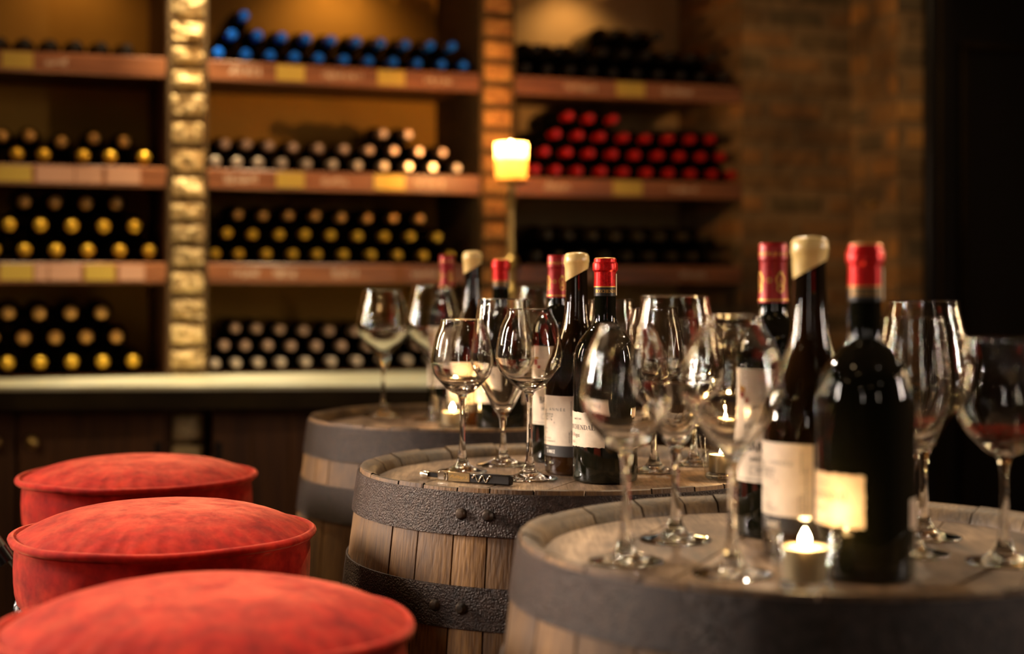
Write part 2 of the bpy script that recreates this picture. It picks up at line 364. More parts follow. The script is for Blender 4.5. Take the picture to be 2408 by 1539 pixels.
M['tagy'] = simple('yellow_tag_brass', (0.55, 0.38, 0.07), 0.4, 0.3)
M['tagp'] = simple('pink_card', (0.48, 0.26, 0.17), 0.6)
M['chalk'] = simple('white_chalk', (0.72, 0.55, 0.42), 0.8)
M['candlewax'] = None
def glass(name, rough=0.0, ior=1.5, col=(1, 1, 1)):
    m = bpy.data.materials.new(name); m.use_nodes = True; nt = m.node_tree; nt.nodes.remove(nt.nodes['Principled BSDF'])
    g = nt.nodes.new('ShaderNodeBsdfGlass'); g.inputs['IOR'].default_value = ior; g.inputs['Roughness'].default_value = rough; g.inputs['Color'].default_value = (*col, 1)
    nt.links.new(g.outputs[0], nt.nodes['Material Output'].inputs[0]); return m
M['glass'] = glass('clear_crystal_glass', 0.0, 1.57, (0.985, 0.98, 0.97))
def thin_glass(name):
    m = bpy.data.materials.new(name); m.use_nodes = True; nt = m.node_tree; nt.nodes.remove(nt.nodes['Principled BSDF'])
    t = nt.nodes.new('ShaderNodeBsdfTransparent'); t.inputs[0].default_value = (0.93, 0.935, 0.89, 1)
    g = nt.nodes.new('ShaderNodeBsdfGlossy'); g.inputs['Roughness'].default_value = 0.04
    f = nt.nodes.new('ShaderNodeFresnel'); 
    ge = nt.nodes.new('ShaderNodeNewGeometry'); ma = nt.nodes.new('ShaderNodeMath'); ma.operation = 'MULTIPLY_ADD'; ma.inputs[1].default_value = 1 / 1.45 - 1.45; ma.inputs[2].default_value = 1.45
    nt.links.new(ge.outputs['Backfacing'], ma.inputs[0]); nt.links.new(ma.outputs[0], f.inputs['IOR'])
    mx = nt.nodes.new('ShaderNodeMixShader'); ad = nt.nodes.new('ShaderNodeMath'); ad.inputs[1].default_value = 0.05; nt.links.new(f.outputs[0], ad.inputs[0]); nt.links.new(ad.outputs[0], mx.inputs[0]); nt.links.new(t.outputs[0], mx.inputs[1]); nt.links.new(g.outputs[0], mx.inputs[2])
    nt.links.new(mx.outputs[0], nt.nodes['Material Output'].inputs[0]); return m
M['thin'] = thin_glass('thin_tealight_cup_glass')
def emis(name, col, st):
    m = bpy.data.materials.new(name); m.use_nodes = True; nt = m.node_tree; nt.nodes.remove(nt.nodes['Principled BSDF'])
    e = nt.nodes.new('ShaderNodeEmission'); e.inputs[0].default_value = (*col, 1); e.inputs[1].default_value = st
    nt.links.new(e.outputs[0], nt.nodes['Material Output'].inputs[0]); return m
M['flame'] = emis('candle_flame', (1.0, 0.62, 0.27), 290)
def wax(name, col, trans=0.6):
    m = bpy.data.materials.new(name); m.use_nodes = True; nt = m.node_tree; nt.nodes.remove(nt.nodes['Principled BSDF'])
    d = nt.nodes.new('ShaderNodeBsdfDiffuse'); d.inputs[0].default_value = (*col, 1)
    t = nt.nodes.new('ShaderNodeBsdfTranslucent'); t.inputs[0].default_value = (*col, 1)
    mx = nt.nodes.new('ShaderNodeMixShader'); mx.inputs[0].default_value = trans
    nt.links.new(d.outputs[0], mx.inputs[1]); nt.links.new(t.outputs[0], mx.inputs[2])
    nt.links.new(mx.outputs[0], nt.nodes['Material Output'].inputs[0]); return m
M['wax'] = wax('glowing_candle_wax', (0.95, 0.72, 0.36), 0.5)
M['tealwax'] = wax('tealight_wax', (0.92, 0.82, 0.62), 0.3)
M['tealcup'] = simple('thin_tealight_tin', (0.26, 0.21, 0.13), 0.35, 0.6)
def winemat():
    m, nt, p = new_mat('red_wine'); p.inputs['Base Color'].default_value = (0.45, 0.03, 0.02, 1); p.inputs['Transmission Weight'].default_value = 0.5
    p.inputs['IOR'].default_value = 1.33; p.inputs['Roughness'].default_value = 0.05; return m
M['wine'] = winemat()
def velvet():
    m, nt, p = new_mat('crushed_red_velvet')
    v = coords(nt, (19, 19, 19)); n = N(nt, 'ShaderNodeTexNoise', Scale=1.0, Detail=8.0, Roughness=0.72, Distortion=0.2); nt.links.new(v, n.inputs[0])
    v3 = coords(nt, (60, 60, 60)); n3 = N(nt, 'ShaderNodeTexNoise', Scale=1.0, Detail=4.0); nt.links.new(v3, n3.inputs[0])
    c = ramp(nt, n.outputs[0], [(0.30, (0.20, 0.0015, 0.0006)), (0.50, (0.33, 0.005, 0.001)), (0.70, (0.46, 0.014, 0.002))])
    c2 = ramp(nt, n3.outputs[0], [(0.35, (0.75, 0.7, 0.7)), (0.65, (1.15, 1.15, 1.15))])
    nt.links.new(mixc(nt, 1.0, c, c2, 'MULTIPLY'), p.inputs['Base Color'])
    p.inputs['Roughness'].default_value = 0.85; p.inputs['Specular IOR Level'].default_value = 0.15
    sw = ramp(nt, n.outputs[0], [(0.38, (0.18,) * 3), (0.64, (0.75,) * 3)])
    nt.links.new(sw, p.inputs['Sheen Weight']); p.inputs['Sheen Roughness'].default_value = 0.38
    p.inputs['Sheen Tint'].default_value = (1.0, 0.33, 0.17, 1)
    vf = coords(nt, (1500, 1500, 1500)); nf = N(nt, 'ShaderNodeTexNoise', Scale=1.0, Detail=2.0); nt.links.new(vf, nf.inputs[0])
    bump(nt, p, nf.outputs[0], 0.35, 0.0006); return m
M['velvet'] = velvet()
def brickwall(name, c1, c2, mort, scale, bw=0.5, bh=0.25, rot=(0, 0, 0)):
    m, nt, p = new_mat(name)
    tc = nt.nodes.new('ShaderNodeTexCoord'); mp = nt.nodes.new('ShaderNodeMapping'); nt.links.new(tc.outputs['UV'], mp.inputs[0])
    b = nt.nodes.new('ShaderNodeTexBrick'); nt.links.new(mp.outputs[0], b.inputs['Vector'])
    b.inputs['Color1'].default_value = (*c1, 1); b.inputs['Color2'].default_value = (*c2, 1); b.inputs['Mortar'].default_value = (*mort, 1)
    b.inputs['Scale'].default_value = scale; b.inputs['Brick Width'].default_value = bw; b.inputs['Row Height'].default_value = bh
    b.inputs['Mortar Size'].default_value = 0.018; b.inputs['Mortar Smooth'].default_value = 0.3; b.inputs['Bias'].default_value = 0.1
    n = N(nt, 'ShaderNodeTexNoise', Scale=3.2, Detail=6.0); nt.links.new(tc.outputs['UV'], n.inputs[0])
    n2 = N(nt, 'ShaderNodeTexNoise', Scale=26.0, Detail=5.0); nt.links.new(tc.outputs['UV'], n2.inputs[0])
    f = ramp(nt, n.outputs[0], [(0.3, (0.45, 0.42, 0.38)), (0.65, (1.5, 1.45, 1.3))]); f2 = ramp(nt, n2.outputs[0], [(0.3, (0.7, 0.7, 0.7)), (0.7, (1.2, 1.2, 1.2))])
    c = mixc(nt, 1.0, mixc(nt, 1.0, b.outputs[0], f, 'MULTIPLY'), f2, 'MULTIPLY')
    nt.links.new(c, p.inputs['Base Color']); p.inputs['Roughness'].default_value = 0.85
    mm = N(nt, 'ShaderNodeMath', operation='SUBTRACT'); mm.inputs[0].default_value = 1.0; nt.links.new(b.outputs['Fac'], mm.inputs[1])
    ad = N(nt, 'ShaderNodeMath', operation='MULTIPLY_ADD'); ad.inputs[1].default_value = 0.4; nt.links.new(n2.outputs[0], ad.inputs[0]); nt.links.new(mm.outputs[0], ad.inputs[2])
    bump(nt, p, ad.outputs[0], 0.9, 0.006); return m
M['brickwall'] = brickwall('old_brown_brick_wall', (0.32, 0.15, 0.045), (0.10, 0.07, 0.03), (0.19, 0.12, 0.055), 1.0, 0.215, 0.075)
M['brickpier'] = brickwall('mottled_brick_pier', (0.50, 0.24, 0.06), (0.14, 0.10, 0.05), (0.26, 0.16, 0.07), 1.0, 0.17, 0.085)

# ------------------------------------------------------------------ room shell
def wbox(name, u0, u1, w0, w1, z0, z1, mat, parent=None, bev=0.0):
    """box laid along the shelf wall, with metre-scaled UVs"""
    b = B().box(u0, u1, w0, w1, z0, z1, bev=bev)
    loc = b.v[:]; b.v = [P(v.x, v.y, v.z) for v in b.v]; b.f = [tuple(reversed(f)) for f in b.f]
    o = mesh_obj(name, b.v, b.f, mat, parent, bev > 0)
    uv = o.data.uv_layers.new(name='UVMap')
    for pl in o.data.polygons:
        q = [loc[o.data.loops[li].vertex_index] for li in pl.loop_indices]
        ex = [max(c[i] for c in q) - min(c[i] for c in q) for i in range(3)]
        fl = ex.index(min(ex))
        for li, c in zip(pl.loop_indices, q):
            uv.data[li].uv = {0: (c.y + 0.31, c.z), 1: (c.x, c.z), 2: (c.x, c.y)}[fl]
    return o
struct(B().box(-3.3, 3.6, -2.7, 6.2, -0.12, 0.0).make('floor', M['floor'], smooth=False))
struct(B().box(-3.3, 3.6, -2.7, 6.2, 2.9, 3.0).make('ceiling', M['ceil'], smooth=False))
struct(B().box(-3.4, -3.3, -2.7, 6.2, 0, 2.9).make('wall_left', M['wallp'], smooth=False))
struct(B().box(3.5, 3.6, -2.7, 6.2, 0, 2.9).make('wall_right', M['wallp'], smooth=False))
struct(B().box(-3.3, 3.6, -2.8, -2.7, 0, 2.9).make('wall_front', M['wallp'], smooth=False))
UP1a, UP1b, UP2a, UP2b, UR, UW = -1.013, -0.904, -0.0994, 0.0102, 0.774, 1.170
struct(wbox('wall_back', -2.5, UP2b - 0.03, -0.53, -0.465, 0, 2.9, M['plaster']))
struct(wbox('wall_back', UP2b - 0.03, UR + 0.03, -0.53, -0.465, 0, 2.9, M['cream']))
struct(wbox('wall_back', UR, UW, -0.53, 0.0, 0, 2.9, M['brickwall']))
struct(wbox('wall_back', -2.5, -1.95, -0.465, 0.0, 0, 2.9, M['wallp']))
struct(wbox('wall_back', -1.95, UR, -0.465, -0.03, 2.3, 2.9, M['plaster']))
struct(wbox('wall_pier', UW, UW + 0.0923, -0.53, 0.266, 0, 2.9, M['brickpier']))
struct(wbox('wall_partition', UP1a - 0.004, UP1b, -0.465, -0.012, 0, 2.9, M['darkwood']))
struct(wbox('wall_partition', UP2a, UP2b, -0.465, -0.012, 0, 2.9, M['mortar']))

def stone_column(name, u0, u1, w0, z0, z1, hs, mat, rough, seed, bulge):
    """a column of rough courses: one mesh for its stones"""
    rr = random.Random(seed); b = B(); z = z0; k = 0
    while z < z1 - 0.02:
        h = min(rr.uniform(*hs), z1 - z); nx, nz, ny = 12, 8, 5
        a0, a1 = u0 + rr.uniform(0, 0.006), u1 - rr.uniform(0, 0.006); d = rr.uniform(0.022, 0.034)
        zz0, zz1 = z + 0.003, z + h - 0.004
        grid = []
        for j in range(nz + 1):
            for i in range(nx + 1):
                s = i / nx * 2 - 1; t = j / nz * 2 - 1
                e = (1 - abs(s) ** 6) * (1 - abs(t) ** 6)
                q = Vector((s * 2.1 + k * 9.1, t * 1.7, seed)); dn = noise.fractal(q, 1.0, 2.0, 4) * rough
                w = w0 - 0.02 + (d + bulge * (1 - s * s) * (1 - t * t)) * e ** 0.45 + dn * e
                uu = (a0 + a1) / 2 + s * (a1 - a0) / 2 * (1 - 0.035 * t * t) + 0.3 * dn * abs(s)
                zz = (zz0 + zz1) / 2 + t * (zz1 - zz0) / 2 * (1 - 0.05 * s * s) + rr.uniform(-.0008, .0008)
                grid.append(P(uu, w, zz))
        b.add(grid, [(j * (nx + 1) + i, j * (nx + 1) + i + 1, (j + 1) * (nx + 1) + i + 1, (j + 1) * (nx + 1) + i) for j in range(nz) for i in range(nx)], rr.random())
        z += h; k += 1
    return b.make(name, mat, None, True, 60, True)
struct(stone_column('wall_pillar', UP1a + 0.002, UP1b - 0.002, 0.0, 0.0, 2.5, (0.058, 0.082), M['stone'], 0.022, 3, 0.010))
struct(stone_column('wall_pillar', UP2a + 0.001, UP2b - 0.001, 0.0, 0.0, 2.5, (0.064, 0.070), M['brick1'], 0.004, 11, 0.002))
struct(wbox('trim_1', UP1a, UP1b, -0.012, -0.002, 0, 2.5, M['mortar']))
struct(wbox('trim_2', UP2a, UP2b, -0.012, -0.002, 0, 2.5, M['mortar']))
# black panelled door and its frame beside the brick pier
UD = UW + 0.0923
fr = thing('door_1', 'black panelled wooden door and frame beside the brick pier', 'door'); fr['kind'] = 'structure'
wbox('door_frame', UD, UD + 0.085, 0.10, 0.30, 0, 2.9, M['black'], fr, 0.004)
wbox('frame_bead', UD + 0.030, UD + 0.046, 0.298, 0.312, 0, 2.9, M['counteredge'], fr, 0.004)
wbox('door_panel', UD + 0.085, UD + 1.2, 0.10, 0.235, 0, 2.9, M['black'], fr, 0.003)
wbox('moulding', UD + 0.155, UD + 0.180, 0.235, 0.256, 0.05, 1.95, M['counteredge'], fr, 0.005)
wbox('moulding', UD + 0.155, UD + 0.8, 0.235, 0.256, 1.95, 1.975, M['counteredge'], fr, 0.005)
# little brass hook on the brick pier
hk = P(UW - 0.004, 0.15, CZ + (681 - 482) / F * 4.78)
hook = thing('wall_hook', 'small brass hook fixed to the side of the brick pier', 'hook', hk, math.atan2(WS, WC))
B().lathe([(0, -0.012), (0.014, -0.011), (0.014, 0.011), (0, 0.012)], 20, xf=lambda x, y, z: (z * 0.3 - 0.002, x, y)).make('back_plate', M['brass'], hook)
B().tube([(-0.004, 0, 0.004), (-0.020, 0, -0.002), (-0.030, 0, -0.014), (-0.038, 0, -0.004), (-0.040, 0, 0.014)], [0.004, 0.0045, 0.0045, 0.004, 0.005], 10).make('hook_arm', M['brass'], hook)

# ------------------------------------------------------------------ shelves with tags and chalk marks
ZS = [CZ + 0.638, CZ + 0.333, CZ + 0.067]; ZCT = 0.95
SEC = {'L': (-1.95, UP1a - 0.005, 'left'), 'C': (UP1b + 0.001, UP2a - 0.001, 'middle'), 'R': (UP2b + 0.001, UR - 0.001, 'right')}
MARKS = {('L', 0): ([(108, 165)], [(5, 78)], []), ('L', 1): ([(182, 235)], [(-20, 75)], [(85, 175), (178, 240), (250, 330)]), ('L', 2): ([(122, 182)], [(200, 270), (0, 78)], [(82, 112), (116, 190), (280, 340)]),
         ('C', 0): ([(540, 618), (760, 860), (1000, 1062)], [(650, 716), (888, 952)], []), ('C', 1): ([(530, 610), (757, 822), (976, 1045)], [(650, 716), (880, 952)], []), ('C', 2): ([(548, 612), (645, 700), (782, 850), (972, 1030)], [], []),
         ('R', 0): ([(1328, 1408), (1556, 1628)], [(1450, 1516)], []), ('R', 1): ([(1282, 1345), (1578, 1642)], [(1442, 1510)], []), ('R', 2): ([(1330, 1400), (1600, 1660)], [], [])}
SHN = ['top', 'second', 'third']
for (sec, k), (chalks, tags, cards) in MARKS.items():
    u0, u1, sn = SEC[sec]; z = ZS[k]
    t = thing('wine_shelf', f'copper brown wooden {SHN[k]} shelf of the {sn} wine niche', 'shelf', (0, 0, 0), 0, 'wooden shelves of the wine niches')
    wbox('shelf_board', u0 + 0.001, u1 - 0.001, -0.463, -0.022, z - 0.028, z, M['board'], t)
    wbox('fascia', u0, u1, -0.022, -0.002, z - 0.050, z + 0.006, M['fascia'], t, 0.003)
    for a, c in chalks:
        b = B(); ua, uc = px_u(a), px_u(c); x = ua
        while x < uc - 0.004:
            ht = R.uniform(0.012, 0.026); zc = z - 0.022 + R.uniform(-.003, .003); sl = R.uniform(-0.004, 0.004); w_ = R.uniform(0.0018, 0.003)
            vs = [P(x, -0.0016, zc - ht / 2), P(x + w_, -0.0016, zc - ht / 2), P(x + w_ + sl, -0.0016, zc + ht / 2), P(x + sl, -0.0016, zc + ht / 2)]
            b.add(vs, [(0, 1, 2, 3)])
            if R.random() < 0.6:
                zz = zc + R.uniform(-ht / 2, ht / 2); b.add([P(x, -0.0015, zz), P(x + 0.009, -0.0015, zz), P(x + 0.009, -0.0015, zz + 0.0022), P(x, -0.0015, zz + 0.0022)], [(0, 1, 2, 3)])
            x += R.uniform(0.006, 0.011)
        cm = b.make('chalk_marks', M['chalk'], t, False)
    for nmat, lst, cap in (('tagy', tags, 'yellow'), ('tagp', cards, 'pink')):
        for i, (a, c) in enumerate(sorted(lst)):
            ua, uc = px_u(a), px_u(c)
            if (sec, k, a) == ('R', 1, 1442): pos = 'bright, alone'
            else: pos = ['first', 'second', 'third', 'fourth'][i] + ' from the left'
            o = wbox('price_tag' if cap == 'yellow' else 'card_strip', ua, uc, -0.0014, 0.0012, z - 0.042, z + 0.001, M[nmat])
            tag(o, f'{cap} tag, {pos} on the edge of the {SHN[k]} shelf, {sn} niche', 'tag', f'{cap} tags on the shelf edges')

# ------------------------------------------------------------------ bottles lying on the shelves
def lying_meshes(r, rc, key, cap):
    rc *= 0.82
    """body and capsule along +Z (base at 0, neck tip at 0.30)"""
    body = [(0, 0.012), (r * .6, 0.006), (r * .86, 0.0), (r, 0.008), (r, 0.17), (r * .97, 0.185), (r * .75, 0.207), (r * .46, 0.225), (rc * .95, 0.245), (rc * .9, 0.262)]
    cp = [(rc * .92, 0.225), (rc * .97, 0.235), (rc, 0.283), (rc * 1.1, 0.284), (rc * 1.12, 0.293), (rc, 0.298), (rc * .8, 0.3), (0, 0.3)]
    if key == 'punt': cp = cp[:3] + [(rc * 1.15, .284), (rc * 1.25, .292), (rc * 1.12, .299), (rc * .7, .304), (0, .305)]
    b1 = B().lathe(body, 28); b2 = B().lathe(cp, 24)
    o1 = b1.make('bottle_body', M['shelfglass']); o2 = b2.make('capsule', M['cap_' + cap])
    return o1, o2
ORD = ['first', 'second', 'third', 'fourth', 'fifth', 'sixth', 'seventh', 'eighth', 'ninth', 'tenth', 'eleventh', 'twelfth', 'thirteenth']
ROWN = ['bottom', 'second', 'third', 'fourth']
CN = {'gold': 'gold-capped', 'shadedgold': 'shade-toned gold-capped', 'blue': 'blue-capped', 'silver': 'silver-capped', 'pinkgold': 'pale-capped', 'red': 'red-capped', 'grey': 'grey-capped', 'darkcap': 'black-capped', 'olive': 'dark-capped'}
RZ = math.atan2(WS, WC)
def lay(sec, k, rows, r, rc, caps, key='', recess=None):
    """rows[0] = columns of the lowest row; rows[n] = indices of the left supporter below"""
    zb = (ZS[k] if k < 3 else ZCT) + 0.0004; sn = SEC[sec][2]
    us = [px_u(p, -0.03) for p in rows[0]]
    r = min(r, min(b - a for a, b in zip(us, us[1:])) / 2 - 0.0004)
    level = [(u, zb + r) for u in us]; protos = {}
    for ri in range(len(rows)):
        if ri: 
            nl = []
            for i in rows[ri]:
                (ua, za), (ub, zb2) = level[i], level[i + 1]
                g = math.hypot(ub - ua, zb2 - za); h = math.sqrt(max((2 * r + 0.0009) ** 2 - (g / 2) ** 2, 0.0001))
                nl.append(((ua + ub) / 2 - (zb2 - za) / g * h, (za + zb2) / 2 + (ub - ua) / g * h))
            level = nl
        cap = caps[min(ri, len(caps) - 1)]
        rec = (recess or {}).get(ri, 0.0)
        n = 0
        for (u, z) in level:
            inframe = u > px_u(2, -0.03)
            nm = ORD[n] if inframe else 'cut-off'
            if inframe: n += 1
            shelf = 'countertop' if k == 3 else SHN[k] + ' shelf'
            lab = f'{CN[cap]} bottle, {nm} from the left, {ROWN[ri]} row, {shelf} of {sn} niche'
            if not inframe: lab = f'{CN[cap]} bottle beside the picture edge, {ROWN[ri]} row, {shelf} of {sn} niche'
            root = bpy.data.objects.new('wine_bottle', None); COL.objects.link(root)
            root.empty_display_size = 0.02
            root.location = P(u, -0.335 - rec + R.uniform(-0.006, 0.006), z); root.rotation_euler = (math.pi / 2, 0, RZ)
            tag(root, lab, 'bottle', f'{CN[cap]} bottles on the {shelf} of the {sn} niche')
            if cap not in protos:
                protos[cap] = lying_meshes(r, rc, key, cap)
                parts = protos[cap]
            else:
                parts = [q.copy() for q in protos[cap]]
                for q in parts: COL.objects.link(q)
            for q in parts: q.parent = root
a10 = list(range(10))
lay('L', 0, [[-60, 0, 60, 120, 180, 240, 300]], 0.036, 0.0155, ['grey'])
lay('L', 1, [[-30, 40, 103, 196, 260, 340], [0, 1, 2, 3, 4]], 0.038, 0.0175, ['gold', 'shadedgold'], 'punt', {1: 0.10})
lay('L', 2, [[-15, 58, 132, 207, 282, 352], [0, 1, 2, 3, 4], [0, 1, 2, 3]], 0.042, 0.0175, ['gold', 'gold', 'shadedgold'], 'punt', {2: 0.09})
lay('L', 3, [[-55, 18, 95, 170, 242, 314], [0, 1, 2, 3, 4], [0, 1, 2, 3]], 0.042, 0.0175, ['gold', 'shadedgold', 'shadedgold'], 'punt', {1: .05, 2: 0.05})
lay('C', 0, [[515, 580, 637, 695, 752, 812, 870, 927, 985, 1042, 1092], a10, [0]], 0.036, 0.0155, ['blue'])
lay('C', 1, [[508, 560, 610, 665, 725, 785, 845, 905, 962, 1020, 1078], a10, [6, 7]], 0.036, 0.0155, ['silver', 'pinkgold', 'pinkgold'], '', {1: .02})
lay('C', 2, [[508, 565, 629, 692, 750, 812, 877, 940, 1000, 1062], a10[:9], a10[:8]], 0.036, 0.0150, ['gold', 'gold', 'shadedgold'], '', {2: .05})
lay('C', 3, [[508, 557, 610, 663, 722, 782, 843, 905, 962, 1020], a10[:9], a10[:7]], 0.036, 0.0150, ['silver', 'pinkgold', 'pinkgold'], '', {1: .03, 2: .03})
lay('R', 0, [[1240, 1292, 1344, 1396, 1448, 1500, 1552, 1604, 1654, 1702], a10[:9], [3, 4, 5]], 0.036, 0.0150, ['darkcap'])
lay('R', 1, [[1262, 1312, 1365, 1419, 1473, 1527, 1579, 1630, 1680, 1724], a10[:9], a10[:8], [0, 1, 2]], 0.036, 0.0150, ['red'])
lay('R', 2, [[1265, 1318, 1372, 1426, 1480, 1533, 1586, 1637, 1688], a10[:8]], 0.036, 0.0150, ['olive'])

# ------------------------------------------------------------------ counter and cabinets
ct = thing('counter', 'long counter with a pale lit worktop below the wine shelves', 'counter')
def slab(name, z0, z1, mat, inset=0.0, par=ct):
    pl, pr = P(-1.94, -0.003), P(0.40, -0.003)
    fl = Vector((px2(-330, 3.70), 3.70 + inset, 0)); f_r = Vector((px2(1560, 3.80), 3.80 + inset, 0))
    vs = [(q.x, q.y, z) for z in (z0, z1) for q in (fl, f_r, pr, pl)]
    return mesh_obj(name, vs, [(3, 2, 1, 0), (4, 5, 6, 7), (0, 1, 5, 4), (1, 2, 6, 5), (2, 3, 7, 6), (3, 0, 4, 7)], mat, par, False)
slab('worktop', 0.940, 0.950, M['countertop'])
slab('edge_board', 0.893, 0.940, M['counteredge'], 0.006)
nb = B().box(-1.94, 0.77, -0.463, -0.006, 0.90, 0.9495, xf=lambda a, b_, c: P(a, b_, c))
tag(nb.make('niche_ledge', M['darkwood'], None, False), 'dark wooden ledge running under the lowest bottles inside the niches', 'ledge')
def cabinet(x0, x1, doors, label):
    y = 3.86
    c = thing('cabinet', label, 'cabinet', ((x0 + x1) / 2, y, 0)); cx = (x0 + x1) / 2
    B().box(x0 - cx, x1 - cx, 0.022, 0.10, 0.0, 0.892).make('body', M['darkwood'], c, False)
    for d0, d1, kn in doors:
        b = B(); n = max(2, round((d1 - d0) / 0.095)); wd = (d1 - d0) / n
        for i in range(n): b.box(d0 - cx + i * wd + 0.0008, d0 - cx + (i + 1) * wd - 0.0008, 0.0, 0.021, 0.03, 0.872, R.random(), bev=0.0015)
        d = b.make('door', M['darkwood'], c, True, 30, True)
        if kn is not None:
            k = B().lathe([(0, 0), (0.007, 0), (0.007, 0.012), (0.012, 0.016), (0.0165, 0.024), (0.0150, 0.033), (0.008, 0.038), (0, 0.039)], 24,
                          xf=lambda x, yy, z: (x + kn - cx, -z, yy + 0.80)).make('knob', M['brass'], d)
        hx = d1 - cx - 0.012 if (kn is not None and kn < (d0 + d1) / 2) else d0 - cx + 0.012
        B().box(hx - 0.008, hx + 0.008, -0.006, 0.0005, 0.735, 0.80, bev=0.002).make('hinge', M['blackfoil'], d)
cabinet(px2(-210, 3.87), px2(393, 3.87), [(px2(-190, 3.87), px2(38, 3.87), px2(-2, 3.87)), (px2(46, 3.87), px2(385, 3.87), px2(86, 3.87))], 'dark brown plank cabinet with round brass knobs under the counter')
cabinet(px2(497, 3.87), px2(1240, 3.87), [(px2(505, 3.87), px2(860, 3.87), px2(822, 3.87)), (px2(868, 3.87), px2(1232, 3.87), px2(905, 3.87))], 'dark brown plank cabinet behind the farthest barrel, right of the stone pillar')

struct(stone_column('wall_pillar', -1.043, -0.955, 0.316, 0.0, 0.888, (0.07, 0.10), M['stone'], 0.012, 17, 0.008))
struct(wbox('trim_3', -1.043, -0.955, 0.16, 0.304, 0, 0.888, M['mortar']))

# ------------------------------------------------------------------ pillar candle on a tall brass stick
kx, ky = px2(1202, 4.1), 4.1; hS = 1.488 - 0.95
cs = thing('candlestick', 'tall turned brass candlestick standing on the counter by the brick pillar', 'candlestick', (kx, ky, 0.9503))
B().lathe([(0, 0), (0.055, 0), (0.058, 0.006), (0.050, 0.014), (0.030, 0.024), (0.016, 0.036)], 40).make('foot', M['brass'], cs)
st = spline([(0.016, 0.036), (0.012, 0.07), (0.020, 0.11), (0.030, 0.17), (0.034, 0.20), (0.030, 0.23), (0.016, 0.255), (0.011, 0.27), (0.014, 0.30), (0.022, 0.32), (0.012, 0.34), (0.011, 0.44), (0.012, 0.465), (0.016, 0.48), (0.012, 0.497), (0.010, hS - 0.012)], 5)
B().lathe(st, 32).make('stem', M['brass'], cs)
B().lathe([(0.010, hS - 0.012), (0.034, hS - 0.010), (0.046, hS - 0.003), (0.047, hS), (0.0, hS - 0.0005)], 40).make('drip_pan', M['brass'], cs)
cn = thing('pillar_candle', 'thick lit cream pillar candle on top of the brass candlestick', 'candle', (kx, ky, 0.9503 + hS))
B().lathe([(0, 0.0), (0.039, 0.0), (0.0415, 0.004), (0.0425, 0.05), (0.0435, 0.090), (0.0430, 0.0965), (0.0415, 0.098)], 48).make('wax_body', M['wax'], cn)
B().lathe([(0.0, 0.055), (0.0423, 0.057)], 48).make('melt_pool', M['tealwax'], cn, False)
B().tube([(0, 0, 0.055), (0.001, 0, 0.076)], 0.0012, 8).make('wick', M['ink'], cn)
FL = [(0, 0), (0.0035, 0.003), (0.0055, 0.009), (0.0050, 0.015), (0.0028, 0.023), (0, 0.032)]
B().lathe([(r_, z_ + 0.074) for r_, z_ in FL], 16).make('flame', M['flame'], cn)
bulb('candle_light', (kx, ky, 1.488 + 0.113), 8, CAND, 0.006)

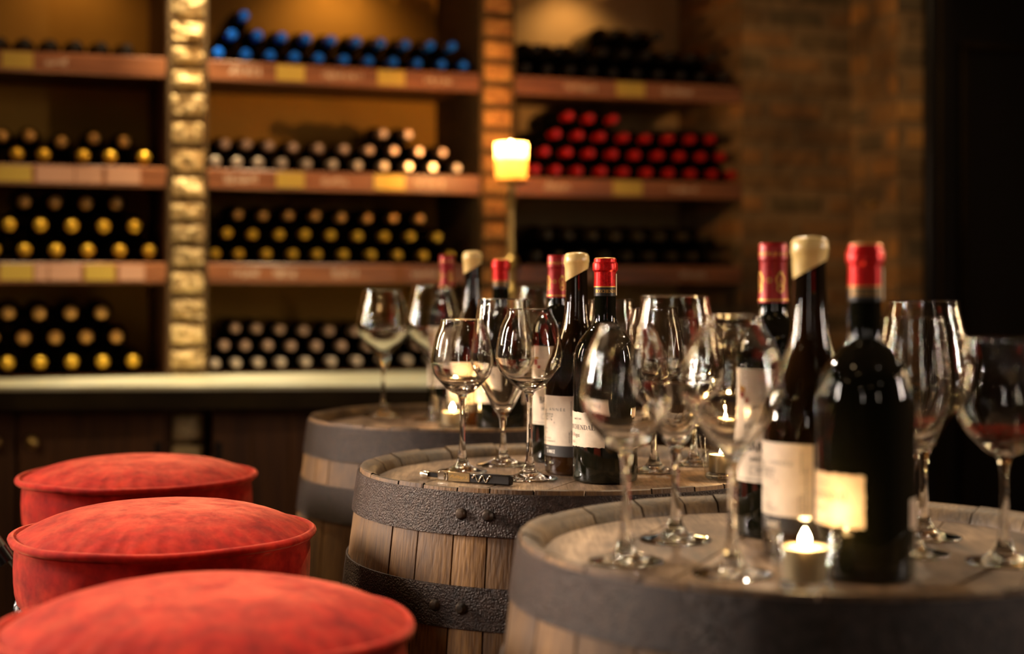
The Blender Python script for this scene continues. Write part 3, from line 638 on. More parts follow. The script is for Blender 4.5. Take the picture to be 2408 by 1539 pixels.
# ------------------------------------------------------------------ oak barrels
def barrel(X, Y, H, r0, RB, label, seed, seams, yaw, hoopz=((0.006, 0.058), (0.119, 0.170), (0.30, 0.345))):
    t = thing('oak_barrel', label, 'barrel', (X, Y, 0), 0, 'oak wine barrels used as tables')
    rr = random.Random(seed)
    rad = lambda z: RB - (RB - r0) * ((z - H / 2) / (H / 2)) ** 2
    b = B(); a = 0.0; ws = []
    while a < 2 * math.pi - 0.12: w_ = rr.uniform(0.15, 0.30); ws.append(w_); a += w_
    s_ = 2 * math.pi / sum(ws); ws = [q * s_ for q in ws]; a = rr.uniform(0, 1)
    zl = [0.0] + [H * i / 16 for i in range(1, 16)]
    for w_ in ws:
        g = 0.0011 / r0; n = 4; zt = H - rr.uniform(0.0, 0.0025); ro = rr.uniform(-0.0006, 0.0006)
        cols = []
        for i in range(n + 1):
            th = a + g + (w_ - 2 * g) * i / n; c, s = math.cos(th), math.sin(th)
            e = -0.0012 if i in (0, n) else 0
            pts = [(rad(z) + ro + e, z) for z in zl] + [(r0 + ro + e, zt), (r0 - 0.004, zt + 0.0008), (r0 - 0.019, zt - 0.006), (r0 - 0.026, zt - 0.022), (r0 - 0.028, zt - 0.06)]
            cols.append([(q * c, q * s, z) for q, z in pts])
        m_ = len(cols[0]); vs = [v for c_ in cols for v in c_]
        fs = [(i * m_ + j, (i + 1) * m_ + j, (i + 1) * m_ + j + 1, i * m_ + j + 1) for i in range(n) for j in range(m_ - 1)]
        # side walls of the stave
        for i in (0, n):
            base = len(vs)
            for j, (x, y, z) in enumerate(cols[i]):
                q = math.hypot(x, y); k_ = (q - 0.026) / q if j < m_ - 5 else 1; vs.append((x * k_, y * k_, z))
            for j in range(m_ - 5):
                f_ = (i * m_ + j, i * m_ + j + 1, base + j + 1, base + j); fs.append(f_ if i == 0 else tuple(reversed(f_)))
        b.add(vs, fs, rr.random()); a += w_
    so_ = b.make('staves', M['stave'], t, True, 50, True); so_.data.materials.append(M['chime'])
    for pl_ in so_.data.polygons:
        c_ = pl_.center
        if c_.z > H - 0.07 and math.hypot(c_.x, c_.y) < r0 - 0.001: pl_.material_index = 1
    # head of planks, sunk below the rim
    hd = B(); rh = r0 - 0.024; zt = H - 0.018; x = -rh; cy_, sy_ = math.cos(yaw), math.sin(yaw)
    while x < rh - 0.01:
        w_ = rr.uniform(0.075, 0.115)
        if rh - (x + w_) < 0.05: w_ = rh - x
        x0, x1 = x + 0.0009, min(x + w_, rh) - 0.0009
        xs = [x0 + (x1 - x0) * i / 8 for i in range(9)]
        top = [(q, math.sqrt(max(rh * rh - q * q, 0))) for q in xs]; pts = top + [(q, -y) for q, y in reversed(top)]
        ins = []
        dz = rr.uniform(-0.0006, 0)
        vs = [(p_[0] * cy_ - p_[1] * sy_, p_[0] * sy_ + p_[1] * cy_, zt + dz) for p_ in pts] + [(p_[0] * cy_ - p_[1] * sy_, p_[0] * sy_ + p_[1] * cy_, zt - 0.02) for p_ in pts]
        n = len(pts)
        fs = [tuple(range(n - 1, -1, -1)), tuple(range(n, 2 * n))] + [(i, (i + 1) % n, n + (i + 1) % n, n + i) for i in range(n)]
        hd.add(vs, fs, rr.random()); x += w_
    ho = hd.make('head', None, t, False, 30, True)
    ho.rotation_euler = (0, 0, 0); ho.data.materials.append(HEADM[0])
    # iron hoops
    zs = [(H - z1, H - z0) for z0, z1 in hoopz] + [(z0, z1) for z0, z1 in hoopz]
    for hi, (z0, z1) in enumerate(zs):
        hb = B(); pr = []
        for i in range(5): z = z0 + (z1 - z0) * i / 4; pr.append((rad(z) + 0.0028, z))
        pr = [(rad(z0) + 0.0004, z0)] + pr + [(rad(z1) + 0.0004, z1)]
        hb.lathe(pr, 96)
        sm = seams[hi] if hi < len(seams) else rr.uniform(-3, 3)
        rm = rad((z0 + z1) / 2) + 0.0028
        # overlapping end plate
        vs = []; n = 8; aw = 0.34
        for i in range(n + 1):
            th = sm + aw * i / n; tp = 0.0024 * min(1, (n - i) / 4)
            for q, z in ((rad(z0) + 0.002, z0 + 0.0006), (rad(z0) + 0.0028 + tp, z0 + 0.001), (rm + tp, (z0 + z1) / 2), (rad(z1) + 0.0028 + tp, z1 - 0.001), (rad(z1) + 0.002, z1 - 0.0006)):
                vs.append((q * math.sin(th), -q * math.cos(th), z))
        fs = [(i * 5 + j, (i + 1) * 5 + j, (i + 1) * 5 + j + 1, i * 5 + j + 1) for i in range(n) for j in range(4)]
        fs += [(0, 1, 2, 3, 4), tuple(n * 5 + j for j in (4, 3, 2, 1, 0))]
        hb.add(vs, fs)
        h = hb.make('hoop', M['hoop'], t, True, 40)
        for da in (0.095, 0.215):
            th = sm + da; zc = (z0 + z1) / 2; q = rm + 0.002
            c_ = Vector((q * math.sin(th), -q * math.cos(th), zc)); nn = Vector((math.sin(th), -math.cos(th), 0)); tt = Vector((math.cos(th), math.sin(th), 0))
            B().lathe([(0.0075, 0), (0.0070, 0.002), (0.0045, 0.0048), (0, 0.0056)], 16, xf=lambda x, y, z: c_ + tt * x + Vector((0, 0, 1)) * y + nn * z).make('rivet', M['rivet'], h)
    return t
HY_ = math.radians(-23)
def headmat(yaw):
    m, nt, p = new_mat('weathered_oak_head')
    v = coords(nt, (26, 5, 10), rot=(0, 0, -yaw)); n = N(nt, 'ShaderNodeTexNoise', Scale=1.0, Detail=7.0, Roughness=0.65); nt.links.new(v, n.inputs[0])
    v2 = coords(nt, (330, 16, 40), rot=(0, 0, -yaw)); n2 = N(nt, 'ShaderNodeTexNoise', Scale=1.0, Detail=4.0); nt.links.new(v2, n2.inputs[0])
    v3 = coords(nt, (7, 7, 7)); n3 = N(nt, 'ShaderNodeTexNoise', Scale=1.0, Detail=5.0, Roughness=0.7); nt.links.new(v3, n3.inputs[0])
    c = ramp(nt, n.outputs[0], [(0.30, (0.075, 0.047, 0.026)), (0.50, (0.22, 0.148, 0.088)), (0.70, (0.42, 0.30, 0.19))])
    c = mixc(nt, 1.0, c, ramp(nt, n2.outputs[0], [(0.32, (0.6, 0.56, 0.5)), (0.6, (1.1, 1.1, 1.1))]), 'MULTIPLY')
    c = mixc(nt, 1.0, c, ramp(nt, n3.outputs[0], [(0.36, (0.38, 0.32, 0.27)), (0.58, (1.1, 1.08, 1.05))]), 'MULTIPLY')
    at = N(nt, 'ShaderNodeAttribute', attribute_name='tint')
    c = mixc(nt, 1.0, c, ramp(nt, at.outputs['Fac'], [(0, (0.78, 0.76, 0.72)), (1, (1.15, 1.15, 1.15))]), 'MULTIPLY')
    nt.links.new(c, p.inputs['Base Color']); p.inputs['Roughness'].default_value = 0.5; bump(nt, p, n2.outputs[0], 0.5, 0.001); return m
HEADM = [headmat(HY_)]
rd = math.radians
barrel(0.30, 1.49, CZ - 0.241, 0.292, 0.330, 'nearest oak barrel, blurred, holding the big dark bottles in front', 5, [rd(75), rd(95)], HY_)
barrel(0.080, 2.12, CZ - 0.244, 0.292, 0.330, 'sharply seen oak barrel with riveted iron hoops and a corkscrew on it', 8, [rd(-33.6), rd(-39)], HY_)
barrel(-0.082, 2.81, CZ - 0.232, 0.292, 0.330, 'oak barrel behind the corkscrew barrel, beside the farthest red stool', 21, [rd(60), rd(80)], HY_, ((0.006, 0.064), (0.108, 0.168), (0.30, 0.345)))
barrel(0.52, 3.12, CZ - 0.236, 0.292, 0.330, 'farthest oak barrel, mostly hidden behind the glasses near the shelves', 33, [rd(60), rd(80)], HY_)
HN, HM, HF, HQ = CZ - 0.259, CZ - 0.262, CZ - 0.250, CZ - 0.254     # head surface heights

# ------------------------------------------------------------------ red velvet stools
def stool(X, Y, zr, r, label, seed, dome):
    t = thing('bar_stool', label, 'stool', (X, Y, 0), 0, 'round red velvet bar stools')
    seg = 160
    def ring(rad_, z, amp, k, pz=0.0):
        out = []
        for i in range(seg):
            a = 2 * math.pi * i / seg
            q = Vector((math.cos(a) * 1.6, math.sin(a) * 1.6, seed + k * 0.35))
            d = noise.fractal(q, 1.0, 2.0, 3) * amp
            puck = pz * max(0, math.sin(a * 46 + 2 * noise.noise(q * 3))) * max(0, noise.noise(Vector((math.cos(a) * 1.2, math.sin(a) * 1.2, seed + 9))) + 0.15)
            out.append((math.cos(a) * (rad_ + d), math.sin(a) * (rad_ + d), z + d * 0.5 - puck))
        return out
    pr = []
    hz = zr
    for s in (0.08, 0.2, 0.32, 0.44, 0.55, 0.65, 0.74, 0.81, 0.87, 0.915, 0.95, 0.975):
        pr.append((r * s, hz - 0.004 + dome * (1 - s ** 2.9) ** 0.85, 0.0015 * s, s * 6, 0.006 * max(0, (s - .70) / .30)))
    pr.append((r * 0.985, hz - 0.006, 0.001, 6, 0))
    for d, k in ((0.010, -0.0045), (0.022, -0.0035), (0.036, -0.003), (0.052, -0.0035), (0.066, -0.0045), (0.076, -0.0065), (0.082, -0.011)):
        pr.append((r * 0.985 + k, hz - d, 0.0020, 7 + d * 25, 0))
    vs = [(0, 0, hz - 0.004 + dome)]; fs = []
    for p_ in pr: vs += ring(*p_)
    for i in range(seg): fs.append((0, 1 + i, 1 + (i + 1) % seg))
    for k in range(len(pr) - 1):
        for i in range(seg):
            j = (i + 1) % seg; fs.append((1 + k * seg + i, 1 + (k + 1) * seg + i, 1 + (k + 1) * seg + j, 1 + k * seg + j))
    mesh_obj('seat_cushion', vs, fs, M['velvet'], t, True, None, 70)
    pts = []
    b = B(); n = 120; m = 10
    for i in range(n):
        a = 2 * math.pi * i / n; q = Vector((math.cos(a), math.sin(a), seed + 4)); d = noise.noise(q) * 0.004; dz = noise.noise(q * 1.3 + Vector((3, 1, 2))) * 0.004
        for j in range(m):
            th = 2 * math.pi * j / m; rr_ = r * 0.988 + d + 0.0052 * math.cos(th); b.v.append(Vector((rr_ * math.cos(a), rr_ * math.sin(a), hz + dz + 0.0052 * math.sin(th))))
    for i in range(n):
        for j in range(m): b.f.append((i * m + j, ((i + 1) % n) * m + j, ((i + 1) % n) * m + (j + 1) % m, i * m + (j + 1) % m)); b.t.append(0.5)
    b.make('piping', M['velvet'], t)
    # wound cord trim under the cushion
    b = B(); n = 1600; rt = r * 0.985 - 0.0095; zt = hz - 0.088; pts = []
    for i in range(n + 1):
        a = 2 * math.pi * i / n; ph = a * 150
        pts.append(((rt + 0.004 * math.cos(ph)) * math.cos(a + 0.006 * math.sin(ph)), (rt + 0.004 * math.cos(ph)) * math.sin(a + 0.006 * math.sin(ph)), zt + 0.010 * math.sin(ph)))
    b.tube(pts, 0.0022, 5, caps=False); b.make('cord_trim', M['blackfoil'], t)
    rd_ = rt - 0.004
    B().lathe([(0, hz - 0.070), (rd_ + 0.002, hz - 0.070), (rd_ + 0.002, hz - 0.102), (rd_, hz - 0.104), (rd_ + 0.006, 0.45), (rd_, 0.02), (rd_ - 0.004, 0.0), (0, 0.0)], 64).make('drum_base', M['drum'], t, True, 30)
stool(px2(484, 1.393), 1.393, CZ - 0.311, 0.190, 'nearest red velvet stool, blurred, its top lit pink', 1.0, 0.042)
stool(px2(387, 1.92), 1.92, CZ - 0.310, 0.190, 'red velvet stool in the middle, sharply seen with puckered seam', 2.7, 0.042)
stool(px2(326, 2.47), 2.47, CZ - 0.306, 0.190, 'farthest red velvet stool, in front of the brass cabinet knobs', 5.3, 0.036)
# thin metal pole leaning behind the middle stool
pl = thing('leaning_pole', 'thin grey green metal pole with dark collar leaning behind the middle stool', 'pole', (0, 2.2, 0))
pa = Vector((px2(-60, 2.2), 0, CZ - (1215 - 681) / F * 2.2)); pb = Vector((px2(55, 2.2), 0, CZ - (1378 - 681) / F * 2.2)); dv = (pb - pa).normalized()
end = pa + dv * ((pa.z - 0.007) / -dv.z); end.y = 0.15
M['pole'] = simple('grey_green_metal', (0.16, 0.15, 0.10), 0.35, 0.6)
B().tube([pa - dv * 0.1, end], 0.0065, 14).make('tube', M['pole'], pl)
pc = Vector((px2(6, 2.2), 0, CZ - (1308 - 681) / F * 2.2))
B().tube([pc - dv * 0.012, pc + dv * 0.012], 0.012, 16).make('collar', M['blackplastic'], pl)

# ------------------------------------------------------------------ standing wine bottles
def face_cam(X, Y): return -math.atan2(X, Y)
def squat_bottle(X, Y, z, H, label, group):
    """wide shouldered bottle with red and black capsule and cream label"""
    t = thing('wine_bottle', label, 'bottle', (X, Y, z + 0.0003), face_cam(X, Y), group); k = H / 0.305; rb = 0.0442
    pr = spline([(rb - 0.003, 0.0008), (rb, 0.006), (rb, 0.04), (rb, 0.09), (rb, 0.150), (rb * .985, 0.168), (rb * .86, 0.188), (rb * .60, 0.204), (0.0185, 0.213), (0.0155, 0.221), (0.0148, 0.24), (0.0145, 0.262)], 5)
    B().lathe([(0, 0.012), (0.02, 0.007), (rb - 0.008, 0.0)] + [(r_, z_ * k) for r_, z_ in pr], 64).make('bottle_glass', M['darkglass'], t)
    B().lathe([(0.0152, 0.2525 * k), (0.0156, 0.2528 * k), (0.0154, 0.265 * k)], 48).make('capsule_band', M['blackfoil'], t)
    cp = [(0.0154, 0.265), (0.0150, 0.2853), (0.0156, 0.2862), (0.0172, 0.2880), (0.0173, 0.2962), (0.0165, 0.2982), (0.0155, 0.2990), (0.0152, 0.3030), (0.0146, 0.3040), (0.0, 0.3040)]
    c = B().lathe([(a, b_ * k) for a, b_ in cp], 48).make('capsule', M['redfoil'], t, True, 25)
    B().lathe([(0.0157, 0.2645 * k), (0.0158, 0.2652 * k), (0.0157, 0.2659 * k)], 48).make('gold_line', M['goldprint'], c)
    B().lathe([(0.0, 0.3052 * k), (0.0125, 0.3052 * k), (0.0140, 0.3046 * k), (0.0148, 0.3038 * k)], 32).make('capsule_top', M['goldprint'], c)
    b = B(); serif_text(b, 'BOSCHENDAL', 0.0042, 0.01585, rd(76), 0.2572 * k, 1.16); b.make('capsule_lettering', M['goldprint'], t, False)
    b = B(); cyl_patch(b, 0.0158, rd(66), rd(80), 0.2536 * k, 0.283 * k, 0.0003); b.make('seal_strip', M['paper'], t)
    b = B(); cyl_patch(b, rb, rd(-104), rd(-1), 0.049, 0.0955, 0.0004, 0.0007, 3); lb = b.make('front_label', M['paper'], t)
    r2 = rb + 0.00055; b = B()
    serif_text(b, 'BOSCHENDAL', 0.0062, r2, rd(-17), 0.0724, 1.22, 1.28)
    cyl_text(b, 'Black', 0.0082, r2, rd(-77), 0.0622, 'R', 0, 0.0, 0.8); cyl_text(b, 'ngus', 0.0082, r2, rd(-65), 0.0622, 'L', 0, 0.0, 0.8)
    b.make('lettering', M['ink'], lb, False)
    b = B(); cyl_text(b, 'A', 0.0085, r2, rd(-73), 0.0622, 'L', 0, 0.0, 0.8); cyl_text(b, '2014', 0.0046, r2, rd(-66), 0.0535, 'R'); b.make('red_lettering', M['inkred'], lb, False)
    b = B(); cyl_text(b, 'SINCE 1685', 0.0036, r2, rd(-46), 0.0855, 'R'); b.make('small_lettering', M['inkgrey'], lb, False)
    b = B(); cyl_patch(b, rb, rd(60), rd(120), 0.047, 0.073, 0.0004); bl = b.make('back_label', M['paper'], t)
    b = B()
    for i in range(14): cyl_patch(b, r2, rd(63), rd(72), 0.049 + i * 0.0016, 0.0497 + i * 0.0016, 0.00005)
    b.make('barcode', M['inkred'], bl, False)
    return t
def wax_bottle(X, Y, z, H, label, group):
    """sloping shouldered bottle dipped in pale wax"""
    t = thing('wine_bottle', label, 'bottle', (X, Y, z + 0.0003), face_cam(X, Y), group); k = H / 0.3155; rb = 0.0455
    pr = spline([(rb - 0.003, 0.0008), (rb, 0.006), (rb, 0.05), (rb, 0.09), (rb, 0.122), (rb * .95, 0.142), (rb * .80, 0.165), (rb * .60, 0.190), (rb * .45, 0.212), (0.0175, 0.232), (0.0160, 0.255), (0.0152, 0.29)], 5)
    B().lathe([(0, 0.015), (0.02, 0.010), (rb - 0.009, 0.0)] + [(r_, z_ * k) for r_, z_ in pr], 64).make('bottle_glass', M['amberglass'], t)
    # dipped wax cap with a slanted lower edge
    n = 64; vs = []; fs = []
    lv = [(0.0172, 0), (0.0170, .3), (0.0172, .62), (0.0181, .78), (0.0186, .86), (0.0184, 1.0)]
    for i in range(n):
        a = 2 * math.pi * i / n; zb = 0.2822 + 0.0092 * math.cos(a)
        zt_ = 0.304
        for j, (q, f_) in enumerate(lv):
            d = noise.noise(Vector((math.cos(a) * 1.5, math.sin(a) * 1.5, j * 0.7 + 3))) * 0.0007
            if j == 0: q -= 0.0010
            vs.append(((q + d) * math.cos(a), (q + d) * math.sin(a), (zb + (zt_ - zb) * f_) * k))
        for q, zz in ((0.0176, 0.3095), (0.0155, 0.3130), (0.011, 0.3143), (0.005, 0.3150)):
            d = noise.noise(Vector((math.cos(a) * 1.5, math.sin(a) * 1.5, zz * 90))) * 0.0006
            vs.append((q * math.cos(a), q * math.sin(a), (zz + d) * k))
    m = 10
    for i in range(n):
        for j in range(m - 1): fs.append((i * m + j, ((i + 1) % n) * m + j, ((i + 1) % n) * m + j + 1, i * m + j + 1))
    vs.append((0, 0, 0.3152 * k)); fs += [(i * m + m - 1, ((i + 1) % n) * m + m - 1, n * m) for i in range(n)]
    mesh_obj('wax_cap', vs, fs, M['waxcap'], t, True, None, 80)
    b = B(); cyl_patch(b, rb, rd(-118), rd(4), 0.0415, 0.1115, 0.0004); lb = b.make('front_label', M['paperw'], t)
    b = B(); cyl_patch(b, rb, rd(-118), rd(4), 0.0260, 0.0414, 0.0004); bd = b.make('label_band', M['band'], t)
    r2 = rb + 0.00055; b = B()
    cyl_text(b, 'A N N \u00c9 E', 0.0056, r2, rd(-57), 0.0905, 'L', 0, 0, 1.22)
    cyl_text(b, 'Pierre', 0.0230, r2, rd(-47), 0.0765, 'R', 0.5, -0.014, 0.42); cyl_text(b, "'", 0.008, r2, rd(-44), 0.0690, 'L', 0, 0.01)
    b.make('lettering', M['ink'], lb, False)
    b = B(); cyl_text(b, 'PINOTAGE', 0.0030, r2, rd(-62), 0.0640, 'R'); cyl_text(b, '2014', 0.0030, r2, rd(-63), 0.0585, 'R')
    cyl_text(b, 'VIN DE CLOCHES', 0.0030, r2, rd(-52), 0.0505, 'R'); cyl_text(b, 'MIS EN BOUTEILLE A LA PROPRIETE', 0.0030, r2, rd(-41), 0.0463, 'R')
    for dz, aa, s_ in ((0.084, -9, 'www.petite-annee'), (0.046, -12, 'wine of origin'), (0.046, -8, 'mis en bouteille'), (0.045, -3.5, 'Produced and bottled by Pierre & Mike')):
        cyl_text(b, s_, 0.0028, r2, rd(aa), dz, 'L', 0, 0.01, 1.0, True)
    b.make('small_lettering', M['inkgrey'], lb, False)
    b = B(); cyl_text(b, '& MIKE', 0.0068, r2, rd(-42), 0.0305, 'R', 0, 0.01, 0.9); cyl_text(b, 'CUVEE', 0.0030, r2, rd(-60), 0.0370, 'R'); b.make('band_lettering', M['white'], bd, False)
    return t
def claret_bottle(X, Y, z, H, label, group):
    """square shouldered bottle with dark red embossed capsule and tall pale label"""
    t = thing('wine_bottle', label, 'bottle', (X, Y, z + 0.0003), face_cam(X, Y), group); k = H / 0.314; rb = 0.0378
    pr = spline([(rb - 0.003, 0.0008), (rb, 0.006), (rb, 0.05), (rb, 0.10), (rb, 0.186), (rb * .985, 0.200), (rb * .88, 0.214), (rb * .62, 0.226), (0.0165, 0.236), (0.0150, 0.25), (0.0142, 0.27)], 5)
    B().lathe([(0, 0.015), (0.02, 0.010), (rb - 0.008, 0.0)] + [(r_, z_ * k) for r_, z_ in pr], 56).make('bottle_glass', M['darkglass'], t)
    cp = [(0.0161, 0.2495), (0.0150, 0.268), (0.0144, 0.2925), (0.0147, 0.2945), (0.0156, 0.2955), (0.0156, 0.3085), (0.0150, 0.3125), (0.0140, 0.314), (0, 0.3142)]
    c = B().lathe([(a, b_ * k) for a, b_ in cp], 48).make('capsule', M['claretfoil'], t, True, 30)
    b = B(); b.lathe([(0.01625, 0.2515 * k), (0.0164, 0.2523 * k), (0.0162, 0.2532 * k)], 48)
    cyl_text(b, 'MIS EN BOUTEILLE AU CHATEAU', 0.0052, 0.01575, rd(0), 0.3000 * k, 'C', 0, 0.01, 0.80)
    # two ornate oval crests and a small round mark between them
    for ac in (-62, 30):
        for i in range(26):
            th = 2 * math.pi * i / 26; rx, rz_ = 0.0042 + 0.0010 * math.sin(5 * th), 0.0105
            cyl_patch(b, 0.0153, rd(ac) + rx * math.cos(th) / 0.0153 - 0.06, rd(ac) + rx * math.cos(th) / 0.0153 + 0.06, 0.2715 * k + rz_ * math.sin(th) - 0.0011, 0.2715 * k + rz_ * math.sin(th) + 0.0011, 0.0003)
        cyl_patch(b, 0.0153, rd(ac) - 0.14, rd(ac) + 0.14, 0.2665 * k, 0.268 * k, 0.0003); cyl_patch(b, 0.0153, rd(ac) - 0.05, rd(ac) + 0.05, 0.268 * k, 0.2755 * k, 0.0003)
    for i in range(14):
        th = 2 * math.pi * i / 14; a_ = rd(-16) + 0.0024 * math.cos(th) / 0.0153; cyl_patch(b, 0.0153, a_ - 0.035, a_ + 0.035, 0.2735 * k + 0.0024 * math.sin(th) - 0.0005, 0.2735 * k + 0.0024 * math.sin(th) + 0.0005, 0.0003)
    b.make('gold_print', M['goldprint'], c, False)
    b = B(); cyl_patch(b, rb, rd(-80), rd(52), 0.058, 0.176, 0.0004); lb = b.make('front_label', M['paperw'], t)
    r2 = rb + 0.00055; b = B()
    cyl_text(b, 'BARTON', 0.0140, r2, rd(-14), 0.0905, 'C', 0, 0.012, 0.72); cyl_text(b, 'SAINT-JULIEN', 0.0066, r2, rd(-16), 0.0800, 'C', 0, 0, 0.8)
    cyl_text(b, 'CHATEAU', 0.0036, r2, rd(-16), 0.0700, 'C', 0, 0.02)
    for z0, z1 in ((0.0668, 0.0672), (0.0742, 0.0746)): cyl_patch(b, r2, rd(-38), rd(0), z0, z1, 0.00005)
    for a0 in (-38, -0.6): cyl_patch(b, r2, rd(a0), rd(a0 + .6), 0.0668, 0.0746, 0.00005)
    for z0 in (0.0605, 0.0618): cyl_patch(b, r2, rd(-76), rd(48), z0, z0 + 0.0003, 0.00005)
    cyl_text(b, 'BARTON', 0.0052, r2, rd(-14), 0.1200, 'C', 0, 0.02, 1.0)
    b.make('lettering', M['ink'], lb, False)
    b = B(); cyl_patch(b, r2, rd(-62), rd(-50), 0.138, 0.150, 0.00006); cyl_patch(b, r2, rd(-48), rd(-38), 0.128, 0.137, 0.00006); b.make('red_crest', M['inkred'], lb, False)
    b = B(); cyl_patch(b, r2, rd(-62), rd(-46), 0.151, 0.158, 0.00006); b.make('gold_crest', M['goldprint'], lb, False)
    return t
squat_bottle(0.319, 1.363, HN, 0.300, 'big blurred bottle with bright red capsule on the nearest barrel', 'red capped wine bottles')
wax_bottle(0.291, 1.475, HN, 0.311, 'blurred bottle sealed with pale wax on the nearest barrel', 'wax sealed wine bottles')
claret_bottle(0.276, 1.595, HN, 0.308, 'blurred dark red capped bottle at the back of the nearest barrel', 'dark red capped wine bottles')
squat_bottle(0.1275, 2.066, HM, 0.305, 'sharp bottle with bright red capsule and black neck band, corkscrew barrel', 'red capped wine bottles')
wax_bottle(0.0925, 2.160, HM, 0.3155, 'sharp bottle with slanted pale wax seal on the corkscrew barrel', 'wax sealed wine bottles')
claret_bottle(0.0690, 2.300, HM, 0.314, 'dark red capped bottle behind the wax sealed one, corkscrew barrel', 'dark red capped wine bottles')
squat_bottle(-0.020, 2.700, HF, 0.304, 'red capped bottle beside the tealight on the barrel behind', 'red capped wine bottles')
wax_bottle(-0.0734, 2.800, HF, 0.3215, 'pale wax sealed bottle on the barrel beside the farthest stool', 'wax sealed wine bottles')
claret_bottle(-0.1293, 3.000, HF, 0.318, 'dark red capped bottle behind the glasses beside the farthest stool barrel', 'dark red capped wine bottles')

# ------------------------------------------------------------------ stemmed wine glasses
def wine_glass(X, Y, z, H, rr, rm, zb, rf, style, label, wine=None):
    """H height, rr rim radius, rm widest radius, zb bottom of the bowl above the table, rf foot radius"""
    t = thing('wine_glass', label, 'glass', (X, Y, z + 0.0004), R.uniform(0, 6), 'clear stemmed wine glasses')
    rs = 0.0036; th = 0.0009
    # foot (open ring at the top), stem (open at both ends), bowl (open ring below): shared rings make one solid
    foot = [(0.0, 0.0008), (rf * .6, 0.0006), (rf - 0.001, 0.0), (rf, 0.0008), (rf - 0.0004, 0.0017)] + spline([(rf - 0.002, 0.0022), (rf * .6, 0.0046), (rf * .34, 0.0095), (0.0075, 0.0185), (0.0052, 0.030)], 5)
    B().lathe(foot, 56).make('foot', M['glass'], t, True, 50)
    z2 = zb - 0.012
    stem = spline([(0.0052, 0.030), (0.0042, 0.045), (rs, (0.03 + z2) / 2), (0.0037, z2 - 0.012), (0.0052, z2)], 6)
    B().lathe(stem, 40).make('stem', M['glass'], t, True, 60)
    hb = H - zb
    if style == 'V':
        o = [(0.0052, z2), (0.0085, z2 + 0.009), (0.0150, zb + 0.006), (rm * .62, zb + hb * .20), (rm * .90, zb + hb * .345), (rm, zb + hb * .45), (rm * .965, zb + hb * .58), (rm * .88, zb + hb * .75), (rr * 1.03, zb + hb * .93), (rr, H - 0.0006)]
        inn = [(rr - th, H - 0.0004), (rr * 1.03 - th, zb + hb * .93), (rm * .88 - th, zb + hb * .75), (rm * .965 - th, zb + hb * .58), (rm - th, zb + hb * .45), (rm * .90 - th * 1.1, zb + hb * .352), (rm * .62 - th * 1.3, zb + hb * .215), (0.0120, zb + 0.009), (0.005, zb + 0.0060), (0.0, zb + 0.0052)]
    else:
        o = [(0.0052, z2), (0.0080, z2 + 0.0075), (0.0165, zb - 0.0005), (rm * .60, zb + hb * .085), (rm * .87, zb + hb * .21), (rm * .99, zb + hb * .35), (rm, zb + hb * .43), (rm * .955, zb + hb * .58), (rm * .85, zb + hb * .78), (rr * 1.03, zb + hb * .94), (rr, H - 0.0006)]
        inn = [(rr - th, H - 0.0004), (rr * 1.03 - th, zb + hb * .94), (rm * .85 - th, zb + hb * .78), (rm * .955 - th, zb + hb * .58), (rm - th, zb + hb * .43), (rm * .99 - th, zb + hb * .355), (rm * .87 - th * 1.2, zb + hb * .222), (rm * .60 - th * 1.3, zb + hb * .107), (0.0125, zb + 0.0052), (0.005, zb + 0.0038), (0.0, zb + 0.0034)]
    so = spline(o, 5); si = spline(inn, 5)
    B().lathe(so + [(rr - th * .25, H), (rr - th * .75, H)] + si, 72).make('bowl', M['glass'], t, True, 60)
    if wine:
        lv = zb + wine
        pts = [(max(r_ - 0.0002, 0), z_) for r_, z_ in reversed(si) if z_ < lv]
        pts.append((pts[-1][0] + (lv - pts[-1][1]) * 0.9, lv)); B().lathe([(0, pts[0][1] + 0.0003)] + [(r_, z_ + 0.0003) for r_, z_ in pts[1:]] + [(0, lv)], 56).make('wine', M['wine'], t)
    return t
def gx(px, D): return px2(px, D)
wine_glass(gx(1087, 2.165), 2.165, HM, 0.219, 0.0305, 0.0445, 0.115, 0.036, 'U', 'glass standing directly behind the corkscrew')
wine_glass(gx(1245, 2.085), 2.085, HM, 0.235, 0.0310, 0.0470, 0.125, 0.039, 'U', 'glass in front of the dark red capped bottle, right of corkscrew')
wine_glass(gx(1183, 2.250), 2.250, HM, 0.248, 0.0370, 0.0480, 0.078, 0.040, 'V', 'tall angular glass between the two round ones behind the corkscrew')
wine_glass(gx(1438, 2.330), 2.330, HM, 0.246, 0.0360, 0.0480, 0.085, 0.036, 'V', 'glass mostly hidden behind the sharp red capped bottle')
wine_glass(gx(1538, 2.165), 2.165, HM, 0.235, 0.0325, 0.0460, 0.115, 0.038, 'U', 'clear glass just right of the sharp red capped bottle')
wine_glass(gx(1632, 2.245), 2.245, HM, 0.220, 0.0345, 0.0430, 0.105, 0.034, 'U', 'clear glass beside the sharp tealight, corkscrew barrel')
wine_glass(gx(901, 2.96), 2.96, HF, 0.2485, 0.0380, 0.0520, 0.112, 0.038, 'V', 'leftmost wine glass, alone on the far side barrel')
wine_glass(gx(1018, 2.88), 2.88, HF, 0.2580, 0.0380, 0.0530, 0.115, 0.038, 'V', 'tall blurred glass left of the tealight on the barrel behind')
wine_glass(gx(1262, 2.87), 2.87, HF, 0.2550, 0.0360, 0.0480, 0.112, 0.036, 'V', 'glass half hidden behind the dark red capped sharp bottle neck')
wine_glass(gx(1472, 1.433), 1.433, HN, 0.2255, 0.0270, 0.0430, 0.110, 0.036, 'U', 'leftmost blurred glass on the nearest barrel')
wine_glass(gx(1588, 1.556), 1.556, HN, 0.2520, 0.0350, 0.0480, 0.100, 0.037, 'V', 'second blurred glass from the left on the nearest barrel')
